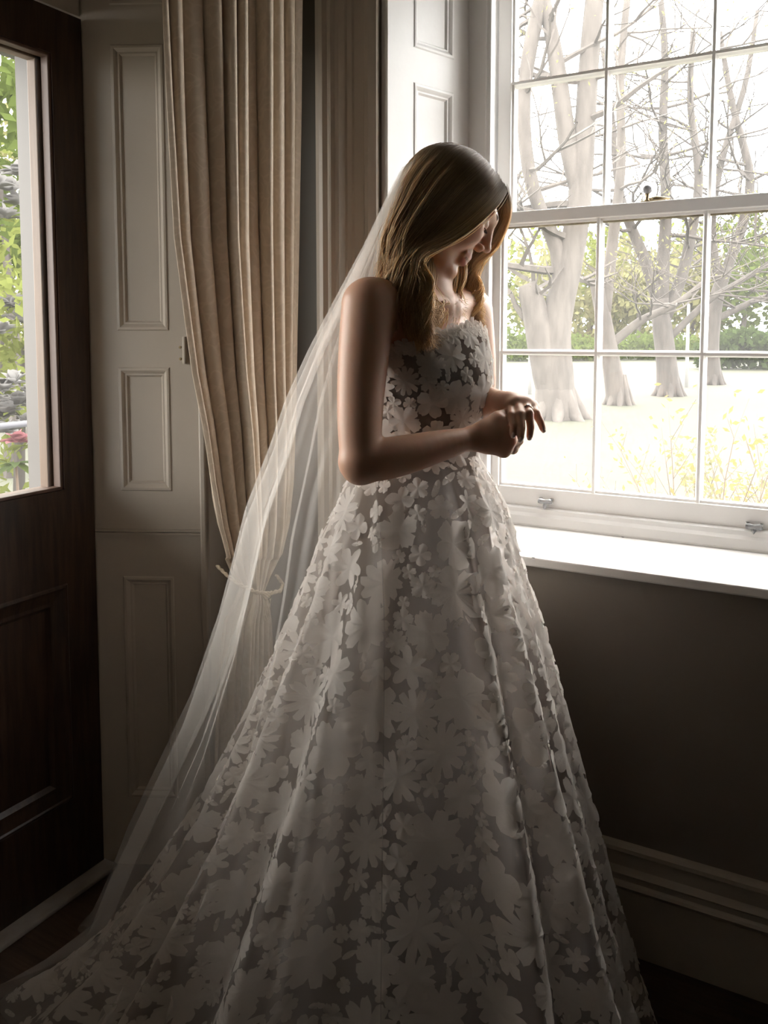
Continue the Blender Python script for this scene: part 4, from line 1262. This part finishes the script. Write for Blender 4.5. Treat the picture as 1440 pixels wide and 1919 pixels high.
# ---------------------------------------------------------------- hair
def resample(P, n):
    P = np.asarray(P, float)
    d = np.concatenate([[0], np.cumsum(np.linalg.norm(np.diff(P, axis=0), axis=1))]); t = np.linspace(0, d[-1], n*3)
    q = np.stack([np.interp(t, d, P[:, k]) for k in range(3)], 1)
    for _ in range(10): q[1:-1] = (q[:-2]+2*q[1:-1]+q[2:])/4
    d = np.concatenate([[0], np.cumsum(np.linalg.norm(np.diff(q, axis=0), axis=1))]); t = np.linspace(0, d[-1], n)
    return np.stack([np.interp(t, d, q[:, k]) for k in range(3)], 1)
HN = 30
def guides(gs): return np.stack([resample([L(*p) for p in g], HN) for g in gs])
near = guides([
    [(949, 362, 1.585), (935, 385, 1.545), (905, 415, 1.515), (868, 445, 1.500), (830, 468, 1.492), (800, 478, 1.487), (782, 490, 1.482), (786, 520, 1.478), (802, 555, 1.475), (806, 590, 1.470), (796, 622, 1.468), (806, 640, 1.468)],
    [(944, 348, 1.585), (915, 385, 1.532), (875, 422, 1.506), (832, 454, 1.492), (797, 468, 1.485), (774, 480, 1.480), (770, 510, 1.475), (784, 548, 1.470), (788, 585, 1.466), (776, 612, 1.464), (792, 636, 1.464)],
    [(930, 326, 1.588), (890, 368, 1.526), (845, 412, 1.500), (806, 448, 1.488), (776, 470, 1.480), (762, 498, 1.475), (766, 536, 1.470), (780, 575, 1.465), (778, 606, 1.462), (796, 632, 1.462)],
    [(910, 304, 1.592), (862, 345, 1.524), (818, 395, 1.496), (782, 440, 1.485), (760, 478, 1.478), (752, 515, 1.473), (760, 556, 1.468), (774, 592, 1.464), (786, 618, 1.462), (810, 632, 1.465)],
    [(884, 284, 1.598), (830, 325, 1.522), (790, 378, 1.498), (762, 432, 1.487), (748, 480, 1.480), (744, 520, 1.476), (752, 562, 1.472), (768, 598, 1.470), (782, 616, 1.468)],
    [(856, 273, 1.602), (802, 312, 1.525), (768, 366, 1.505), (748, 425, 1.494), (738, 480, 1.487), (736, 525, 1.485), (744, 566, 1.480), (760, 596, 1.476)],
    [(830, 271, 1.606), (782, 308, 1.540), (752, 362, 1.524), (736, 425, 1.514), (728, 482, 1.508), (728, 525, 1.506), (736, 560, 1.500), (748, 584, 1.492)],
    [(812, 274, 1.612), (768, 312, 1.572), (744, 366, 1.560), (730, 428, 1.552), (722, 484, 1.548), (722, 520, 1.545), (728, 550, 1.54), (736, 570, 1.535)],
    [(806, 276, 1.622), (766, 314, 1.632), (746, 368, 1.640), (734, 430, 1.640), (728, 484, 1.635), (728, 520, 1.630), (734, 545, 1.62), (744, 560, 1.61)]])
far = guides([
    [(950, 362, 1.592), (956, 385, 1.640), (955, 410, 1.668), (944, 440, 1.676), (928, 468, 1.676), (910, 486, 1.672), (893, 505, 1.668), (886, 530, 1.664), (897, 556, 1.660), (893, 580, 1.658), (880, 590, 1.656), (895, 612, 1.655)],
    [(946, 350, 1.596), (952, 380, 1.660), (946, 415, 1.692), (928, 450, 1.698), (908, 480, 1.692), (888, 508, 1.685), (876, 540, 1.678), (886, 570, 1.672), (878, 592, 1.668), (897, 620, 1.665)],
    [(930, 326, 1.600), (938, 370, 1.680), (924, 420, 1.700), (900, 465, 1.700), (874, 505, 1.690), (858, 540, 1.680), (862, 572, 1.670), (874, 596, 1.660), (890, 600, 1.655)],
    [(905, 302, 1.606), (905, 350, 1.690), (890, 420, 1.700), (868, 480, 1.692), (846, 525, 1.680), (838, 560, 1.665), (850, 590, 1.650), (868, 606, 1.640)],
    [(870, 280, 1.612), (860, 330, 1.690), (848, 420, 1.702), (835, 490, 1.690), (822, 535, 1.672), (818, 570, 1.650), (832, 600, 1.625), (852, 618, 1.60)],
    [(835, 272, 1.616), (815, 330, 1.685), (800, 420, 1.700), (796, 490, 1.690), (796, 540, 1.66), (806, 580, 1.62), (822, 606, 1.58)]])
inner = guides([
    [(868, 470, 1.640), (872, 505, 1.632), (868, 530, 1.622), (858, 555, 1.610), (862, 580, 1.600), (872, 604, 1.592)],
    [(846, 470, 1.625), (846, 512, 1.612), (842, 535, 1.600), (834, 560, 1.585), (842, 588, 1.570), (836, 612, 1.555)],
    [(822, 470, 1.600), (822, 515, 1.580), (816, 540, 1.562), (812, 565, 1.545), (822, 592, 1.530), (812, 622, 1.515)],
    [(800, 470, 1.560), (800, 515, 1.535), (796, 545, 1.520), (804, 572, 1.505), (812, 598, 1.495), (800, 628, 1.485)]])
def strands(G, n, seed, wave, spread, nl, pk=.75):
    nr = np.random.default_rng(seed)
    g = nr.uniform(0, len(G)-1, n); lock = np.floor(g*nl/(len(G)-1)).astype(int)
    lc = nr.uniform(0, 6.28, nl+2); la = nr.uniform(.4, 1.2, nl+2); lf = nr.uniform(.8, 1.25, nl+2); lt = nr.uniform(.86, 1.0, nl+2)
    gc = (lock+.5)/nl*(len(G)-1)
    t = np.linspace(0, 1, HN)[None]
    pull = pk*t**1.2                                         # strands gather into locks towards the ends
    gg = np.clip(g[:, None]*(1-pull)+gc[:, None]*pull, 0, len(G)-1.001)
    i0 = np.floor(gg).astype(int); fr = (gg-i0)[..., None]
    k = np.arange(HN)[None]
    P = G[i0, k]*(1-fr) + G[i0+1, k]*fr
    am = wave*la[lock][:, None]*np.clip((t-.35)/.5, 0, 1)**1.3
    ph_ = lc[lock][:, None] + t*15*lf[lock][:, None]
    P[..., 0] += am*np.sin(ph_) ; P[..., 1] += am*.8*np.cos(ph_)
    off = nr.normal(0, spread, (n, 3)); P += off[:, None]*np.array([1, 1, .5])*(.35+.9*t[..., None])
    P[..., 2] += (nr.uniform(-.022, .045, n)[:, None])*t**3
    P[..., 1] -= (nr.uniform(0, .006, n)[:, None])
    return P, lock, g
def push_out(P, grow=.009, far_side=False):
    sh = P.shape; q = P.reshape(-1, 3)
    for c, r_ in ((Hd(*CRC), CRR+grow), (Hd(.026, 0, -.030), np.array([.058, .056, .074])+.004)):
        if r_[0] < .07 and far_side: continue
        v = q-c; l = np.stack([v@hx, v@hy, v@hz_], 1)
        m = np.sqrt(((l/r_)**2).sum(1)); ins = m < 1
        # slide outwards, mostly sideways, so that the parting stays in the middle
        sgn = 1.0 if far_side else -1.0
        lat = np.where(ins, np.sqrt(np.clip(1-(l[:, 0]/r_[0])**2-(l[:, 2]/r_[2])**2, 0, 1))*r_[1], 0)
        l2 = l/np.maximum(m, 1e-3)[:, None]
        side = l.copy(); side[:, 1] = sgn*lat
        ok = ins & (lat > .02)
        l = np.where(ok[:, None], .5*side+.5*np.where((l2[:, 1:2]*sgn) > 0, l2, side), np.where(ins[:, None], l2, l))
        m = np.sqrt(((l/r_)**2).sum(1)); l = np.where((ins & (m < 1))[:, None], l/np.maximum(m, 1e-3)[:, None], l)
        q = c + l[:, :1]*hx + l[:, 1:2]*hy + l[:, 2:]*hz_
    return q.reshape(sh)
def strand_mesh(P, rad, lock, seed, gain=0):
    nr = np.random.default_rng(seed)
    n, m, _ = P.shape
    T = np.gradient(P, axis=1); T /= np.linalg.norm(T, axis=2)[..., None]+1e-9
    v = np.array([0, -1.0, 0]); S_ = np.cross(T, v); S_ /= np.linalg.norm(S_, axis=2)[..., None]+1e-6; N_ = np.cross(S_, T)
    tt = np.linspace(0, 1, m); prof = np.clip(np.minimum(tt*6+.6, (1-tt)*5+.25), 0, 1)
    r_ = (rad*nr.uniform(.6, 1.4, n))[:, None]*prof[None]
    V = np.stack([P + (S_*math.cos(a)+N_*math.sin(a))*r_[..., None] for a in (math.pi/2, math.pi/2+2.094, math.pi/2+4.189)], 2).reshape(-1, 3)
    base = (np.arange(n)[:, None]*m + np.arange(m-1)[None])*3
    Q = []
    for a in range(3):
        b_ = (a+1) % 3
        Q.append(np.stack([base+a, base+b_, base+3+b_, base+3+a], -1).reshape(-1, 4))
    Q = np.concatenate(Q)
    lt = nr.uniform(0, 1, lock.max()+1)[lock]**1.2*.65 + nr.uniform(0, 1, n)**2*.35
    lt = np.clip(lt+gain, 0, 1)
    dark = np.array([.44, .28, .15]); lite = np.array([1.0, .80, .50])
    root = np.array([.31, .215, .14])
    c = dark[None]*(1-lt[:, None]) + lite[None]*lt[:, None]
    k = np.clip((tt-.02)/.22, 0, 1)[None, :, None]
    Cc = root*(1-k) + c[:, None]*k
    return V, Q, np.repeat(Cc.reshape(-1, 3), 3, 0)
allV, allQ, allC = [], [], []; off = 0
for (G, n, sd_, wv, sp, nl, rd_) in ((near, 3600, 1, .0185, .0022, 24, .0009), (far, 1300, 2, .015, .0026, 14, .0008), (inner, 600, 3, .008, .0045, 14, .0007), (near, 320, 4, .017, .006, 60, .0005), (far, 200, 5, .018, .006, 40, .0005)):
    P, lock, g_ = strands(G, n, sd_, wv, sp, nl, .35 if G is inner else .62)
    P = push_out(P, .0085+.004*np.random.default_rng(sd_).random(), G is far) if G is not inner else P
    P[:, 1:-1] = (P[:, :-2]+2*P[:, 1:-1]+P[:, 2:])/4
    V, Q, Cc = strand_mesh(P, rd_, lock, sd_+50, np.clip(.65-g_*.30, 0, .65) if G is not inner else .3)  # front locks coloured lighter, standing in for window light on them
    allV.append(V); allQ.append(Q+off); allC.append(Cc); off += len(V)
# under-layer so that the scalp never shows between the strands
for G in (near, far):
    q = np.linspace(0, len(G)-1.001, 40); i0 = np.floor(q).astype(int); fr = (q-i0)[:, None, None]
    S_ = G[i0]*(1-fr)+G[i0+1]*fr
    S_ = push_out(S_[:, :18].copy(), .004, G is far)
    allV.append(S_.reshape(-1, 3)); allQ.append(np.array(grid_faces(40, 18))+off); allC.append(np.tile([.16, .10, .06], (40*18, 1))); off += 40*18
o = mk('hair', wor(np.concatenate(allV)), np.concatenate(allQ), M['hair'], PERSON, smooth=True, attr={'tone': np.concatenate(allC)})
o['kind'] = 'stuff'; o['label'] = 'long wavy blonde hair with darker roots'

# ---------------------------------------------------------------- veil
vl = [  # z, near-edge px, near-edge depth (None: laid over the skirt), left-most px, its depth, far-edge px, far-edge depth
    (1.668, 806, 1.585, 788, 1.625, 806, 1.665), (1.640, 778, 1.548, 755, 1.632, 778, 1.690), (1.580, 748, 1.512, 726, 1.640, 752, 1.720), (1.500, 728, 1.515, 690, 1.645, 742, 1.745),
    (1.420, 712, 1.525, 650, 1.650, 735, 1.760), (1.300, 700, 1.520, 592, 1.655, 720, 1.775), (1.200, 698, 1.512, 550, 1.655, 710, 1.785), (1.110, 700, 1.490, 522, 1.650, 700, 1.790),
    (1.050, 706, 1.455, 500, 1.645, 690, 1.800), (.980, 714, None, 474, 1.640, 680, 1.810), (.868, 720, None, 448, 1.640, 670, 1.815), (.765, 721, None, 422, 1.640, 660, 1.82), (.590, 720, None, 362, 1.650, 640, 1.84),
    (.440, 718, None, 296, 1.665, 600, 1.86), (.285, 716, None, 232, 1.690, 560, 1.85), (.150, 714, None, 186, 1.710, 520, 1.84), (.060, 713, None, 152, 1.73, 500, 1.83), (.008, 712, None, 120, 1.75, 480, 1.83)]
va = np.array([[r[0], r[1], -1 if r[2] is None else r[2], r[3], r[4], r[5], r[6]] for r in vl])
NT, NU = 120, 150
zq = np.concatenate([np.linspace(1.668, 1.40, 30), np.linspace(1.39, .006, 90)])
def vint(k, z): return np.interp(-z, -va[:, 0], va[:, k])
phs = np.linspace(-math.pi, -.6, 240)
VV = np.zeros((NT, NU, 3))
u = np.linspace(0, 1, NU)
near_d = []
for r in vl:
    if r[2] is not None: near_d.append(r[2]); continue
    sk = skirt(phs, np.full(240, r[0]))
    pxs = 720+sk[:, 0]/sk[:, 1]*FPX
    near_d.append(float(sk[np.argmin(np.abs(pxs-r[1])), 1])-.035)
near_d = np.array(near_d)
for i, z in enumerate(zq):
    nd = np.interp(-z, -va[:, 0], near_d)
    nx_ = (vint(1, z)-720)/FPX*nd; ld = vint(4, z); lx_ = (vint(3, z)-720)/FPX*ld; fd = vint(6, z); fx_ = (vint(5, z)-720)/FPX*fd
    a = np.clip(u/.62, 0, 1)*math.pi/2; c = np.clip((u-.62)/.38, 0, 1)*math.pi/2
    x = np.where(u < .62, nx_-(nx_-lx_)*np.sin(a), lx_+(fx_-lx_)*(1-np.cos(c)))
    y = np.where(u < .62, ld-(ld-nd)*np.cos(a), ld+(fd-ld)*np.sin(c))
    hgt = 1.668-z
    am = .0035 + .013*min(1, hgt/.9)
    w1 = np.sin(u*46+.6*math.sin(z*2.2)) + .6*np.sin(u*81+1.3+z*1.1) + .5*np.sin(u*21+2+z*.7)
    dx = np.gradient(x); dy = np.gradient(y); nl_ = np.sqrt(dx*dx+dy*dy)+1e-6
    x = x + (-dy/nl_)*-am*w1; y = y + (dx/nl_)*-am*w1
    if z < 1.06:                       # rest on the skirt, never inside it
        cx_, sx_ = x-BC[0], y-BC[1]
        rx_ = np.where(cx_ > 0, np.interp(z, zr, xr_t), np.interp(z, zl, xl_t)); ry2 = np.where(sx_ < 0, np.interp(z, zn, yn_t), np.interp(z, zn, yf_t))
        pa_ = np.arctan2(sx_/ry2, cx_/rx_); m_ = np.sqrt((cx_/rx_)**2+(sx_/ry2)**2)
        sk = skirt(pa_, np.full(NU, z)); ms = np.sqrt(((sk[:, 0]-BC[0])/rx_)**2+((sk[:, 1]-BC[1])/ry2)**2)
        kk = min(1, (1.06-z)/.08)
        f_ = np.where(m_ < ms+.055, (ms+.055+.02*np.sin(u*60))/np.maximum(m_, 1e-3), 1.0); f_ = 1+(f_-1)*kk
        x = BC[0]+cx_*f_; y = BC[1]+sx_*f_
    wy = x*rt2[1]+y*cw2[1]; ov = np.maximum(wy-1.70, 0); x -= ov*rt2[1]; y -= ov*cw2[1]
    VV[i] = np.stack([x, y, np.full(NU, z)], -1)
VO = mk('veil', wor(VV.reshape(-1, 3)), grid_faces(NT, NU), M['veil'], PERSON, smooth=True)
VO['label'] = 'long sheer white bridal veil falling from the crown to the floor'
# rolled hem of the veil along both edges
for col in (0, NU-1):
    b = MB(); b.tube(wor(VV[:, col]), .0011, 4, False); b.build('hem', M['veil'], VO)
b = MB(); b.tube(wor([L(796, 284, 1.585), L(788, 288, 1.605), L(786, 290, 1.63), L(792, 288, 1.66)]), .004, 6); b.build('comb', M['silver'], VO, smooth=True)
